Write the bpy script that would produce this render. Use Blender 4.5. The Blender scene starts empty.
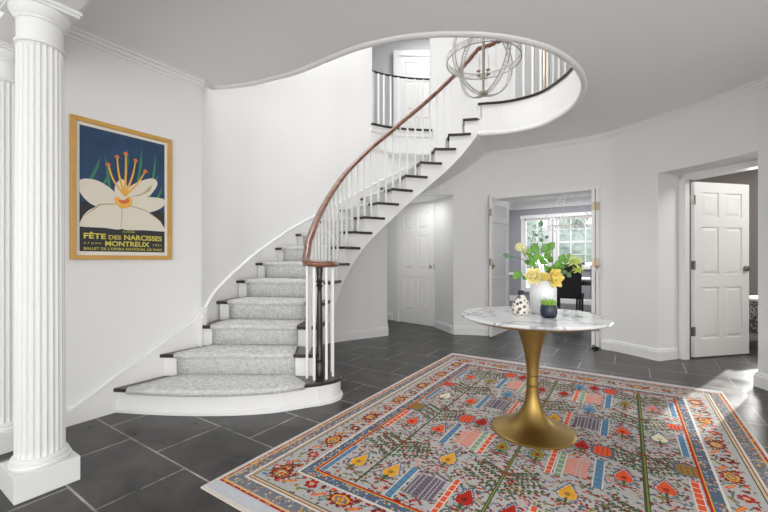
import bpy, bmesh, math, random
import numpy as np
from mathutils import Vector, Matrix
random.seed(7)
PI = math.pi
COL = bpy.context.scene.collection
R = 0.178          # stair riser
CEIL = 2.65        # lower ceiling
FL2 = 17 * R       # upper floor 3.026
TOP = 5.4          # upper ceiling
D = (0.835, -0.55) # tile axes
N = (0.55, 0.835)
def ab(a, b): return (a*D[0]+b*N[0], a*D[1]+b*N[1])
ROTD = math.atan2(D[1], D[0])

# ------------------------------------------------------------------ materials
def nodes_mat(name):
    m = bpy.data.materials.new(name); m.use_nodes = True
    nt = m.node_tree; b = nt.nodes['Principled BSDF']
    return m, nt, b
def mat(name, col, rough=0.5, metal=0.0, spec=None, noise=0.0, nscale=8.0, bump=0.0, bscale=60.0, coat=0.0):
    m, nt, b = nodes_mat(name)
    b.inputs['Base Color'].default_value = (*col, 1)
    b.inputs['Roughness'].default_value = rough
    b.inputs['Metallic'].default_value = metal
    if coat: b.inputs['Coat Weight'].default_value = coat; b.inputs['Coat Roughness'].default_value = 0.15
    if spec is not None: b.inputs['Specular IOR Level'].default_value = spec
    tc = nt.nodes.new('ShaderNodeTexCoord')
    if noise > 0:
        n = nt.nodes.new('ShaderNodeTexNoise'); n.inputs['Scale'].default_value = nscale; n.inputs['Detail'].default_value = 5
        nt.links.new(tc.outputs['Object'], n.inputs['Vector'])
        r = nt.nodes.new('ShaderNodeMix'); r.data_type = 'RGBA'
        r.inputs['A'].default_value = (*[max(0, c*(1-noise)) for c in col], 1)
        r.inputs['B'].default_value = (*[min(1, c*(1+noise)) for c in col], 1)
        nt.links.new(n.outputs['Fac'], r.inputs['Factor']); nt.links.new(r.outputs['Result'], b.inputs['Base Color'])
    if bump > 0:
        n2 = nt.nodes.new('ShaderNodeTexNoise'); n2.inputs['Scale'].default_value = bscale
        nt.links.new(tc.outputs['Object'], n2.inputs['Vector'])
        bp = nt.nodes.new('ShaderNodeBump'); bp.inputs['Strength'].default_value = bump; bp.inputs['Distance'].default_value = 0.01
        nt.links.new(n2.outputs['Fac'], bp.inputs['Height']); nt.links.new(bp.outputs['Normal'], b.inputs['Normal'])
    return m
M = {}
M['wall'] = mat('wall_paint', (0.85, 0.85, 0.845), 0.7, noise=0.01, nscale=2)
M['ceiling'] = mat('ceiling_paint', (0.91, 0.91, 0.905), 0.85)
M['trim'] = mat('white_trim', (0.87, 0.865, 0.855), 0.4)
M['column'] = mat('column_paint', (0.76, 0.76, 0.75), 0.45)
M['baluster'] = mat('baluster_paint', (0.86, 0.86, 0.85), 0.4)
M['taupe'] = mat('taupe_wall', (0.34, 0.31, 0.29), 0.8)
M['dining'] = mat('dining_wall', (0.36, 0.36, 0.39), 0.8)
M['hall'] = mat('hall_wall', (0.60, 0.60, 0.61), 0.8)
M['darkwood'] = mat('dark_wood', (0.022, 0.015, 0.013), 0.3, noise=0.3, nscale=20, coat=0.3)
M['brass'] = mat('aged_brass', (0.38, 0.25, 0.08), 0.4, 1.0, noise=0.25, nscale=6)
M['brass2'] = mat('brass_hardware', (0.50, 0.42, 0.32), 0.35, 1.0)
M['nickel'] = mat('satin_nickel', (0.36, 0.35, 0.33), 0.4, 1.0)
M['champagne'] = mat('champagne_metal', (0.34, 0.31, 0.26), 0.4, 0.3)
M['pane_sheen'] = mat('white_pane_sheen', (0.88, 0.89, 0.90), 0.15)  # opaque white; the bright reflection of the door glass is put into the colour
M['ceramic'] = mat('white_ceramic', (0.80, 0.81, 0.82), 0.3, coat=0.3)
M['cream_ceramic'] = mat('cream_ceramic', (0.76, 0.72, 0.64), 0.4)
M['navy'] = mat('navy_glaze', (0.012, 0.022, 0.042), 0.3, noise=0.3, nscale=20)
M['black'] = mat('black_lacquer', (0.015, 0.015, 0.018), 0.45)
M['charcoal'] = mat('charcoal_fabric', (0.03, 0.03, 0.036), 0.7)
M['leaf'] = mat('leaf_green', (0.13, 0.32, 0.04), 0.5, noise=0.5, nscale=14)
M['leaf_dark'] = mat('eucalyptus_green', (0.10, 0.20, 0.10), 0.6, noise=0.3, nscale=12)
M['succulent'] = mat('succulent_green', (0.28, 0.52, 0.06), 0.5, noise=0.3, nscale=30)
M['yellow'] = mat('yellow_petal', (0.95, 0.74, 0.20), 0.6, noise=0.15, nscale=25)
M['soft_yellow'] = mat('soft_yellow_petal', (0.95, 0.84, 0.42), 0.6, noise=0.1, nscale=25)
M['pale'] = mat('pale_petal', (0.85, 0.84, 0.45), 0.6, noise=0.2, nscale=40)
M['lime'] = mat('lime_petal', (0.72, 0.80, 0.22), 0.6, noise=0.25, nscale=40)
M['stem'] = mat('plant_stem', (0.10, 0.17, 0.05), 0.6)
M['cloth'] = mat('white_table_top', (0.75, 0.75, 0.76), 0.3)
M['canvas'] = mat('mat_board', (0.80, 0.76, 0.68), 0.7)
M['frame'] = mat('oak_frame', (0.62, 0.35, 0.08), 0.45, noise=0.15, nscale=20)
M['ivory'] = mat('ivory_petal_ink', (0.78, 0.72, 0.60), 0.7, noise=0.05, nscale=12)
M['ivory_dark'] = mat('tan_ink', (0.52, 0.42, 0.24), 0.7)
M['navy_ink'] = mat('navy_ink', (0.022, 0.06, 0.13), 0.7, noise=0.5, nscale=9)
M['black_ink'] = mat('black_ink', (0.03, 0.033, 0.038), 0.7)
M['yellow_ink'] = mat('yellow_ink', (0.66, 0.58, 0.10), 0.7)
M['amber_ink'] = mat('amber_ink', (0.85, 0.45, 0.08), 0.7, noise=0.2, nscale=20)
M['red_ink'] = mat('red_ink', (0.70, 0.17, 0.05), 0.7)
M['green_ink'] = mat('green_ink', (0.05, 0.22, 0.12), 0.7)
M['tree'] = mat('tree_foliage', (0.34, 0.39, 0.37), 0.9, noise=0.4, nscale=3)
M['bark'] = mat('tree_bark', (0.12, 0.09, 0.07), 0.9)
M['lawn'] = mat('lawn', (0.36, 0.40, 0.34), 0.9, noise=0.2, nscale=1)
def emis(name, col, s):
    m, nt, b = nodes_mat(name)
    b.inputs['Base Color'].default_value = (*col, 1)
    b.inputs['Emission Color'].default_value = (*col, 1); b.inputs['Emission Strength'].default_value = s
    return m
M['bulb'] = emis('frosted_bulb', (0.8, 0.78, 0.74), 0.05)

def glass_mat(name, tint=(0.96, 0.98, 0.98), refl=0.12):
    m, nt, b = nodes_mat(name)
    out = nt.nodes['Material Output']
    tr = nt.nodes.new('ShaderNodeBsdfTransparent'); tr.inputs['Color'].default_value = (*tint, 1)
    gl = nt.nodes.new('ShaderNodeBsdfGlossy'); gl.inputs['Roughness'].default_value = 0.03
    fr = nt.nodes.new('ShaderNodeLayerWeight'); fr.inputs['Blend'].default_value = refl
    mx = nt.nodes.new('ShaderNodeMixShader')
    nt.links.new(fr.outputs['Fresnel'], mx.inputs['Fac']); nt.links.new(tr.outputs[0], mx.inputs[1]); nt.links.new(gl.outputs[0], mx.inputs[2])
    nt.links.new(mx.outputs[0], out.inputs['Surface'])
    return m
M['glass'] = glass_mat('window_glass')
M['clear'] = glass_mat('clear_glass', (0.95, 0.96, 0.96), 0.15)
def crystal_mat():
    m, nt, b = nodes_mat('crystal')
    out = nt.nodes['Material Output']; tr = nt.nodes.new('ShaderNodeBsdfTransparent'); mx = nt.nodes.new('ShaderNodeMixShader'); mx.inputs['Fac'].default_value = .35
    b.inputs['Base Color'].default_value = (.86, .86, .84, 1); b.inputs['Roughness'].default_value = .1
    nt.links.new(tr.outputs[0], mx.inputs[1]); nt.links.new(b.outputs[0], mx.inputs[2]); nt.links.new(mx.outputs[0], out.inputs['Surface'])
    return m
M['crystal'] = crystal_mat()

def runner_mat():
    m, nt, b = nodes_mat('woven_runner')
    tc = nt.nodes.new('ShaderNodeTexCoord')
    outs = []
    for sc in ((30, 30, 300), (300, 60, 20), (9, 9, 9)):
        mp = nt.nodes.new('ShaderNodeMapping'); mp.inputs['Scale'].default_value = sc
        nt.links.new(tc.outputs['Object'], mp.inputs['Vector'])
        n = nt.nodes.new('ShaderNodeTexNoise'); n.inputs['Scale'].default_value = 1; n.inputs['Detail'].default_value = 3
        nt.links.new(mp.outputs[0], n.inputs['Vector']); outs.append(n.outputs['Fac'])
    a = nt.nodes.new('ShaderNodeMath'); a.operation = 'ADD'; nt.links.new(outs[0], a.inputs[0]); nt.links.new(outs[1], a.inputs[1])
    a2 = nt.nodes.new('ShaderNodeMath'); a2.operation = 'MULTIPLY_ADD'; nt.links.new(outs[2], a2.inputs[0]); a2.inputs[1].default_value = 0.15; nt.links.new(a.outputs[0], a2.inputs[2])
    cr = nt.nodes.new('ShaderNodeValToRGB')
    cr.color_ramp.elements[0].position = 0.78; cr.color_ramp.elements[0].color = (0.50, 0.50, 0.50, 1)
    cr.color_ramp.elements[1].position = 1.0; cr.color_ramp.elements[1].color = (0.78, 0.78, 0.775, 1)
    mr = nt.nodes.new('ShaderNodeMapRange'); mr.inputs['From Max'].default_value = 1.45; mr.inputs['From Min'].default_value = 0.6
    mr.inputs['To Min'].default_value = 0.55; mr.inputs['To Max'].default_value = 1.15
    nt.links.new(a2.outputs[0], mr.inputs['Value']); nt.links.new(mr.outputs[0], cr.inputs['Fac'])
    nt.links.new(cr.outputs[0], b.inputs['Base Color']); b.inputs['Roughness'].default_value = 0.95
    bp = nt.nodes.new('ShaderNodeBump'); bp.inputs['Strength'].default_value = 0.4; bp.inputs['Distance'].default_value = 0.004
    nt.links.new(a2.outputs[0], bp.inputs['Height']); nt.links.new(bp.outputs[0], b.inputs['Normal'])
    return m
M['runner'] = runner_mat()

def slate_mat():
    m, nt, b = nodes_mat('slate_tile')
    g = nt.nodes.new('ShaderNodeNewGeometry')
    mp = nt.nodes.new('ShaderNodeMapping'); mp.vector_type = 'POINT'
    # rotate world so that D is +x, N is +y, then shift so that the joints fall right
    mp.inputs['Rotation'].default_value = (0, 0, -ROTD)
    nt.links.new(g.outputs['Position'], mp.inputs['Vector'])
    add = nt.nodes.new('ShaderNodeVectorMath'); add.operation = 'ADD'; add.inputs[1].default_value = (1.97+0.605*10+.3025, -0.68+0.4*20, 0)
    nt.links.new(mp.outputs[0], add.inputs[0])
    br = nt.nodes.new('ShaderNodeTexBrick'); br.offset = 0.5; br.offset_frequency = 2
    br.inputs['Scale'].default_value = 1.0; br.inputs['Brick Width'].default_value = 0.605; br.inputs['Row Height'].default_value = 0.4
    br.inputs['Mortar Size'].default_value = 0.006; br.inputs['Mortar Smooth'].default_value = 0.3; br.inputs['Bias'].default_value = 0
    br.inputs['Color1'].default_value = (0.017, 0.0155, 0.0145, 1); br.inputs['Color2'].default_value = (0.040, 0.036, 0.034, 1)
    br.inputs['Mortar'].default_value = (0.25, 0.24, 0.23, 1)
    nt.links.new(add.outputs[0], br.inputs['Vector'])
    n = nt.nodes.new('ShaderNodeTexNoise'); n.inputs['Scale'].default_value = 4.5; n.inputs['Detail'].default_value = 10; n.inputs['Roughness'].default_value = 0.7; n.inputs['Distortion'].default_value = 0.4
    nt.links.new(g.outputs['Position'], n.inputs['Vector'])
    mr = nt.nodes.new('ShaderNodeMapRange'); mr.inputs['From Min'].default_value = 0.38; mr.inputs['From Max'].default_value = 0.64; mr.inputs['To Min'].default_value = 0.3; mr.inputs['To Max'].default_value = 1.9
    nt.links.new(n.outputs['Fac'], mr.inputs['Value'])
    mx = nt.nodes.new('ShaderNodeVectorMath'); mx.operation = 'SCALE'
    nt.links.new(br.outputs['Color'], mx.inputs[0]); nt.links.new(mr.outputs[0], mx.inputs['Scale'])
    nt.links.new(mx.outputs[0], b.inputs['Base Color'])
    rr = nt.nodes.new('ShaderNodeMapRange'); rr.inputs['From Min'].default_value = 0.3; rr.inputs['From Max'].default_value = 0.7; rr.inputs['To Min'].default_value = 0.26; rr.inputs['To Max'].default_value = 0.36
    nt.links.new(n.outputs['Fac'], rr.inputs['Value']); nt.links.new(rr.outputs[0], b.inputs['Roughness'])
    bp = nt.nodes.new('ShaderNodeBump'); bp.inputs['Strength'].default_value = 0.12; bp.inputs['Distance'].default_value = 0.004
    nt.links.new(n.outputs['Fac'], bp.inputs['Height']); nt.links.new(bp.outputs[0], b.inputs['Normal'])
    return m
M['slate'] = slate_mat()

def marble_mat():
    m, nt, b = nodes_mat('white_marble')
    tc = nt.nodes.new('ShaderNodeTexCoord')
    n = nt.nodes.new('ShaderNodeTexNoise'); n.inputs['Scale'].default_value = 3.2; n.inputs['Detail'].default_value = 9; n.inputs['Distortion'].default_value = 1.6
    nt.links.new(tc.outputs['Object'], n.inputs['Vector'])
    cr = nt.nodes.new('ShaderNodeValToRGB')
    e = cr.color_ramp.elements; e[0].position = 0.44; e[0].color = (0.80, 0.80, 0.81, 1); e[1].position = 0.56; e[1].color = (0.78, 0.78, 0.79, 1)
    x = e.new(0.50); x.color = (0.36, 0.37, 0.40, 1); y = e.new(0.475); y.color = (0.76, 0.76, 0.77, 1); z = e.new(0.53); z.color = (0.68, 0.68, 0.70, 1)
    nt.links.new(n.outputs['Fac'], cr.inputs['Fac']); nt.links.new(cr.outputs[0], b.inputs['Base Color'])
    b.inputs['Roughness'].default_value = 0.16
    return m
M['marble'] = marble_mat()

def wood_mat():
    m, nt, b = nodes_mat('mahogany_rail')
    tc = nt.nodes.new('ShaderNodeTexCoord')
    n = nt.nodes.new('ShaderNodeTexNoise'); n.inputs['Scale'].default_value = 14; n.inputs['Detail'].default_value = 5
    nt.links.new(tc.outputs['Object'], n.inputs['Vector'])
    cr = nt.nodes.new('ShaderNodeValToRGB'); cr.color_ramp.elements[0].position = 0.35; cr.color_ramp.elements[1].position = 0.7
    cr.color_ramp.elements[0].color = (0.13, 0.045, 0.025, 1); cr.color_ramp.elements[1].color = (0.30, 0.13, 0.075, 1)
    nt.links.new(n.outputs['Fac'], cr.inputs['Fac']); nt.links.new(cr.outputs[0], b.inputs['Base Color'])
    b.inputs['Roughness'].default_value = 0.3; b.inputs['Coat Weight'].default_value = 0.5
    return m
M['mahogany'] = wood_mat()
def attr_mat():
    m, nt, b = nodes_mat('rug_wool')
    a = nt.nodes.new('ShaderNodeVertexColor'); a.layer_name = 'Col'
    nt.links.new(a.outputs['Color'], b.inputs['Base Color']); b.inputs['Roughness'].default_value = 0.95
    b.inputs['Specular IOR Level'].default_value = 0.15
    return m
M['rug'] = attr_mat()
def spots_mat():
    m, nt, b = nodes_mat('spotted_ceramic')
    tc = nt.nodes.new('ShaderNodeTexCoord')
    v = nt.nodes.new('ShaderNodeTexVoronoi'); v.inputs['Scale'].default_value = 42; v.inputs['Randomness'].default_value = 0.9
    nt.links.new(tc.outputs['Object'], v.inputs['Vector'])
    cr = nt.nodes.new('ShaderNodeValToRGB'); cr.color_ramp.interpolation = 'CONSTANT'
    cr.color_ramp.elements[0].color = (0.12, 0.10, 0.09, 1); cr.color_ramp.elements[1].position = 0.42; cr.color_ramp.elements[1].color = (0.78, 0.75, 0.68, 1)
    nt.links.new(v.outputs['Distance'], cr.inputs['Fac']); nt.links.new(cr.outputs[0], b.inputs['Base Color']); b.inputs['Roughness'].default_value = 0.4
    return m
M['spots'] = spots_mat()
def damask_mat():
    m, nt, b = nodes_mat('damask_fabric')
    tc = nt.nodes.new('ShaderNodeTexCoord')
    v = nt.nodes.new('ShaderNodeTexNoise'); v.inputs['Scale'].default_value = 16; v.inputs['Distortion'].default_value = 2
    nt.links.new(tc.outputs['Object'], v.inputs['Vector'])
    cr = nt.nodes.new('ShaderNodeValToRGB'); cr.color_ramp.interpolation = 'CONSTANT'
    cr.color_ramp.elements[0].color = (0.10, 0.10, 0.10, 1); cr.color_ramp.elements[1].position = 0.5; cr.color_ramp.elements[1].color = (0.45, 0.44, 0.43, 1)
    nt.links.new(v.outputs['Fac'], cr.inputs['Fac']); nt.links.new(cr.outputs[0], b.inputs['Base Color']); b.inputs['Roughness'].default_value = 0.8
    return m
M['damask'] = damask_mat()

# ------------------------------------------------------------------ mesh helpers
class MB:
    def __init__(s): s.v = []; s.f = []; s.mi = []; s.k = 0
    def add(s, vs, fs):
        o = len(s.v); s.v += [tuple(v) for v in vs]
        s.f += [tuple(i+o for i in f) for f in fs]; s.mi += [s.k]*len(fs); return s
    def box(s, x0, x1, y0, y1, z0, z1, T=None):
        vs = [(x, y, z) for z in (z0, z1) for (x, y) in ((x0, y0), (x1, y0), (x1, y1), (x0, y1))]
        if T is not None: vs = [tuple(T @ Vector(v)) for v in vs]
        return s.add(vs, [(0, 3, 2, 1), (4, 5, 6, 7), (0, 1, 5, 4), (1, 2, 6, 5), (2, 3, 7, 6), (3, 0, 4, 7)])
    def prism(s, poly, z0, z1):
        n = len(poly)
        a = sum(poly[i][0]*poly[(i+1) % n][1]-poly[(i+1) % n][0]*poly[i][1] for i in range(n))
        if a < 0: poly = poly[::-1]
        vs = [(p[0], p[1], z0) for p in poly]+[(p[0], p[1], z1) for p in poly]
        fs = [tuple(range(n-1, -1, -1)), tuple(range(n, 2*n))]+[(i, (i+1) % n, n+(i+1) % n, n+i) for i in range(n)]
        return s.add(vs, fs)
    def lathe(s, prof, c=(0, 0, 0), seg=32, T=None):
        vs = []; fs = []
        for r, z in prof:
            for k in range(seg):
                a = 2*PI*k/seg; vs.append((c[0]+r*math.cos(a), c[1]+r*math.sin(a), c[2]+z))
        for i in range(len(prof)-1):
            for k in range(seg):
                k2 = (k+1) % seg; fs.append((i*seg+k, i*seg+k2, (i+1)*seg+k2, (i+1)*seg+k))
        fs.append(tuple(range(seg-1, -1, -1))); fs.append(tuple((len(prof)-1)*seg+k for k in range(seg)))
        if T is not None: vs = [tuple(T @ Vector(v)) for v in vs]
        return s.add(vs, fs)
    def sphere(s, c, r, seg=12, rings=8, sc=(1, 1, 1)):
        prof = [(max(1e-4, r*math.sin(PI*i/rings)), -r*math.cos(PI*i/rings)) for i in range(rings+1)]
        o = len(s.v); s.lathe(prof, (0, 0, 0), seg)
        for i in range(o, len(s.v)):
            v = s.v[i]; s.v[i] = (c[0]+v[0]*sc[0], c[1]+v[1]*sc[1], c[2]+v[2]*sc[2])
        return s
    def tube(s, pts, r, seg=8, closed=False, flat=1.0, upz=True):
        """sweep an ellipse (r wide, r*flat high) along pts"""
        P = [Vector(p) for p in pts]; n = len(P); vs = []; fs = []
        rr = r if isinstance(r, (list, tuple)) else [r]*n
        for i in range(n):
            a = P[(i-1) % n] if (closed or i > 0) else P[i]; b = P[(i+1) % n] if (closed or i < n-1) else P[i]
            t = (b-a).normalized(); up = Vector((0, 0, 1)) if abs(t.z) < 0.95 else Vector((0, 1, 0))
            x = t.cross(up).normalized(); y = x.cross(t)
            for k in range(seg):
                an = 2*PI*(k+0.5)/seg; vs.append(tuple(P[i]+x*rr[i]*math.cos(an)+y*rr[i]*flat*math.sin(an)))
        m = n if closed else n-1
        for i in range(m):
            j = (i+1) % n
            for k in range(seg):
                k2 = (k+1) % seg; fs.append((i*seg+k, i*seg+k2, j*seg+k2, j*seg+k))
        if not closed: fs.append(tuple(range(seg-1, -1, -1))); fs.append(tuple((n-1)*seg+k for k in range(seg)))
        return s.add(vs, fs)
    def sweep(s, pts, prof, zs=None, closed=False):
        """sweep closed profile [(offset to the right of travel, z)] along a plan polyline with mitres"""
        n = len(pts); vs = []; fs = []; m = len(prof)
        for i in range(n):
            ds = []
            if i > 0 or closed: a = pts[(i-1) % n]; b = pts[i]; ds.append(unit(b[0]-a[0], b[1]-a[1]))
            if i < n-1 or closed: a = pts[i]; b = pts[(i+1) % n]; ds.append(unit(b[0]-a[0], b[1]-a[1]))
            nr = [(d[1], -d[0]) for d in ds]
            if len(nr) == 2:
                u = unit(nr[0][0]+nr[1][0], nr[0][1]+nr[1][1]); c = max(0.3, u[0]*nr[0][0]+u[1]*nr[0][1]); u = (u[0]/c, u[1]/c)
            else: u = nr[0]
            dz = zs[i] if zs else 0
            for (o, z) in prof: vs.append((pts[i][0]+u[0]*o, pts[i][1]+u[1]*o, z+dz))
        for i in range(n if closed else n-1):
            j = (i+1) % n
            for k in range(m):
                k2 = (k+1) % m; fs.append((i*m+k, i*m+k2, j*m+k2, j*m+k))
        if not closed: fs.append(tuple(range(m-1, -1, -1))); fs.append(tuple((n-1)*m+k for k in range(m)))
        return s.add(vs, fs)
    def build(s, name, mats, parent=None, smooth=False, loc=None, bevel=0, fix=True):
        me = bpy.data.meshes.new(name); me.from_pydata(s.v, [], s.f)
        if not isinstance(mats, (list, tuple)): mats = [mats]
        for m in mats: me.materials.append(m)
        if len(mats) > 1: me.polygons.foreach_set('material_index', s.mi)
        me.update()
        if fix:
            bm = bmesh.new(); bm.from_mesh(me); bmesh.ops.recalc_face_normals(bm, faces=bm.faces); bm.to_mesh(me); bm.free()
        if smooth:
            me.polygons.foreach_set('use_smooth', [True]*len(me.polygons)); me.update()
        o = bpy.data.objects.new(name, me); COL.objects.link(o)
        if smooth == 'auto':
            md = o.modifiers.new('es', 'EDGE_SPLIT'); md.split_angle = math.radians(40)
        if bevel:
            md = o.modifiers.new('bv', 'BEVEL'); md.width = bevel; md.segments = 2; md.limit_method = 'ANGLE'
        if loc is not None: o.location = loc
        if parent: o.parent = parent
        return o
def unit(x, y):
    l = math.hypot(x, y) or 1; return (x/l, y/l)
def thing(name, label, cat, loc=(0, 0, 0), rz=0, group=None):
    o = bpy.data.objects.new(name, None); COL.objects.link(o); o.location = loc; o.rotation_euler = (0, 0, rz)
    o.empty_display_size = 0.1
    return tag(o, label, cat, group)
def tag(o, label, cat, group=None):
    o['label'] = label; o['category'] = cat
    if group: o['group'] = group
    return o
def struct(o): o['kind'] = 'structure'; return o
def sempty(name, loc=(0, 0, 0), rz=0):
    o = bpy.data.objects.new(name, None); COL.objects.link(o); o.location = loc; o.rotation_euler = (0, 0, rz); o.empty_display_size = .1
    return struct(o)
def cr_pt(p0, p1, p2, p3, t):
    return tuple(0.5*((2*b)+(-a+c)*t+(2*a-5*b+4*c-d)*t*t+(-a+3*b-3*c+d)*t**3) for a, b, c, d in zip(p0, p1, p2, p3))
def crom(P, s):
    """Catmull-Rom through P at real parameter s (index)"""
    n = len(P); s = max(0, min(n-1, s)); i = min(n-2, int(s)); t = s-i
    p0 = P[i-1] if i > 0 else tuple(2*a-b for a, b in zip(P[0], P[1]))
    p3 = P[i+2] if i+2 < n else tuple(2*a-b for a, b in zip(P[-1], P[-2]))
    return cr_pt(p0, P[i], P[i+1], p3, t)
def cseg(P, a, b, sub=4):
    k = max(1, int(round((b-a)*sub))); return [crom(P, a+(b-a)*i/k) for i in range(k+1)]
def lerp(a, b, t): return tuple(x+(y-x)*t for x, y in zip(a, b))
def interp(tab, s):
    if s <= tab[0][0]: return tab[0][1]
    for (a, x), (b, y) in zip(tab, tab[1:]):
        if s <= b: return x+(y-x)*(s-a)/(b-a)
    return tab[-1][1]
def rect_prof(o0, o1, z0, z1): return [(o0, z0), (o1, z0), (o1, z1), (o0, z1)]

# ------------------------------------------------------------------ plan curves
W = [(-1.59, 3.275), (-1.60, 3.55), (-1.535, 3.87), (-1.445, 4.20), (-1.295, 4.455), (-1.115, 4.665), (-.88, 4.87), (-.655, 5.035),
     (-.47, 5.17), (-.17, 5.345), (.045, 5.465), (.35, 5.56), (.69, 5.60), (1.03, 5.565), (1.52, 5.46), (2.15, 5.10), (2.70, 4.66),
     (2.86, 4.40), (2.995, 4.11), (3.15, 3.72), (3.25, 3.268), (3.215, 3.05), (3.1, 2.75), (2.9, 2.3), (2.6, 1.9)]
# stair nosing fronts, wall side and well side, index 0 = step 1
OUT = [(-1.938, 2.706), (-1.76, 2.965), (-1.61, 3.246), (-1.567, 3.549), (-1.511, 3.863), (-1.425, 4.185), (-1.279, 4.437), (-1.09, 4.655)]
C0 = (.85, 3.65)
# continue the wall side along the wall, evenly to step 17
def wall_len_table():
    T = []; L = 0; prev = crom(W, 4)
    for i in range(0, 801):
        s = 4+i/80.0
        p = crom(W, s); L += math.hypot(p[0]-prev[0], p[1]-prev[1]); T.append((L, p)); prev = p
    return T
_T = wall_len_table()
def near_idx(pt): return min(range(len(_T)), key=lambda i: math.hypot(_T[i][1][0]-pt[0], _T[i][1][1]-pt[1]))
_i8 = near_idx(OUT[7]); _i17 = near_idx((1.49, 5.47))
L8, L17 = _T[_i8][0], _T[_i17][0]
for k in range(1, 10):
    Lk = L8+(L17-L8)*k/9
    p = min(_T, key=lambda t: abs(t[0]-Lk))[1]
    u = unit(C0[0]-p[0], C0[1]-p[1]); OUT.append((p[0]+u[0]*.02, p[1]+u[1]*.02))
INN = [(-.56, 2.73), (-.56, 2.96), (-.575, 3.19), (-.565, 3.42), (-.54, 3.64), (-.50, 3.85), (-.44, 4.03), (-.358, 4.194), (-.235, 4.31), (-.091, 4.405),
       (.081, 4.49), (.249, 4.576), (.437, 4.638), (.619, 4.681), (.798, 4.696), (.98, 4.675), (1.156, 4.636)]
def inn(s): return crom(INN, s-1)
def out(s): return crom(OUT, s-1)
# ceiling well, from the wall, past the near side, round to the landing
HOLE = [(-1.58, 3.40), (-1.228, 3.336), (-.944, 3.22), (-.693, 3.10), (-.45, 2.93), (-.175, 2.75), (.105, 2.642), (.318, 2.602), (.482, 2.593), (.72, 2.608), (.99, 2.675), (1.25, 2.80),
        (1.54, 3.04), (1.765, 3.36), (1.885, 3.74), (1.875, 4.05), (1.775, 4.345), (1.50, 4.555), (1.156, 4.636)]
HN = len(HOLE)-1

# ------------------------------------------------------------------ floor, ceiling
b = MB(); b.add([(-7, -2.6, 0), (8, -2.6, 0), (8, 11.2, 0), (-7, 11.2, 0), (-7, -2.6, -.1), (8, -2.6, -.1), (8, 11.2, -.1), (-7, 11.2, -.1)],
                [(0, 1, 2, 3), (7, 6, 5, 4), (0, 4, 5, 1), (1, 5, 6, 2), (2, 6, 7, 3), (3, 7, 4, 0)])
struct(b.build('floor', M['slate']))

def holed(name, outer, hole, z0, z1, m):
    bm = bmesh.new()
    def loop(pts, z):
        vs = [bm.verts.new((p[0], p[1], z)) for p in pts]; return [bm.edges.new((vs[i], vs[(i+1) % len(vs)])) for i in range(len(vs))], vs
    for z in (z0, z1):
        e1, _ = loop(outer, z); e2, _ = loop(hole, z)
        bmesh.ops.triangle_fill(bm, edges=e1+e2, use_beauty=True)
    bm.verts.ensure_lookup_table()
    k = len(outer)+len(hole); no = len(outer); vs = list(bm.verts)
    for i in range(no): bm.faces.new((vs[i], vs[(i+1) % no], vs[k+(i+1) % no], vs[k+i]))
    nh = len(hole)
    for i in range(nh): bm.faces.new((vs[no+i], vs[k+no+i], vs[k+no+(i+1) % nh], vs[no+(i+1) % nh]))
    bmesh.ops.recalc_face_normals(bm, faces=bm.faces)
    me = bpy.data.meshes.new(name); bm.to_mesh(me); bm.free(); me.materials.append(m)
    o = bpy.data.objects.new(name, me); COL.objects.link(o); return o
hole_edge = cseg(HOLE, 0, HN, 5)
w17 = near_idx((1.49, 5.47)); w17s = 4+w17/80.0
wall_back = [crom(W, w17s-(w17s-0.3)*i/50) for i in range(51)]
def outset(p, k=.03):
    u = unit(p[0]-C0[0], p[1]-C0[1]); return (p[0]+u[0]*k, p[1]+u[1]*k)
hole_full = hole_edge+[outset(p) for p in wall_back]
outer = [(-7, -2.6), (6.9, -2.6), (7.0, 2.3), (7.75, 4.7), (5.75, 7.6), (6.26, 8.69), (3.38, 10.62), (-.5, 8.2), (-4.5, 8.2), (-7, 8.2)]
struct(holed('ceiling', outer, hole_full, CEIL, CEIL+.06, M['ceiling']))
# upper floor slab (white fascia round the well)
struct(holed('ceiling_slab', [(-4.5, -.5), (5.5, -.5), (5.5, 8.2), (-4.5, 8.2)], hole_full, CEIL+.061, FL2-.005, M['trim'])).name = 'trim_1'
# rounded lip under the well edge
b = MB(); lip = [(0.0, CEIL-.001), (-.05, CEIL-.001), (-.046, CEIL-.010), (-.03, CEIL-.020), (-.008, CEIL-.020), (.006, CEIL-.010), (.008, CEIL+.02), (0, CEIL+.04)]
lip = [(-o, z) for o, z in lip]
b.sweep(cseg(HOLE, 0.1, HN, 6), [( o, z) for o, z in lip])
struct(b.build('trim_2', M['trim'], smooth=True))
# upper ceiling
b = MB(); b.box(-4.5, 5.5, -.5, 8.2, TOP, TOP+.1); struct(b.build('ceiling_upper', M['wall']))

# ------------------------------------------------------------------ rotunda walls
def wall_strip(b, pts, z0, z1, th=.12):
    b.sweep(pts, rect_prof(-th, 0, z0, z1))
b = MB()
wall_strip(b, cseg(W, 0, 9), 0, TOP)
wall_strip(b, cseg(W, 9, 10), 0, CEIL+.03)
wall_strip(b, cseg(W, 10, 13), 2.07, CEIL+.03)
wall_strip(b, cseg(W, 13, 14), 0, CEIL+.03)
wall_strip(b, cseg(W, 14, 16), 2.045, CEIL+.03)
wall_strip(b, cseg(W, 16, 18), 0, CEIL+.03)
wall_strip(b, cseg(W, 20, 24), 0, CEIL+.03)
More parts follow.
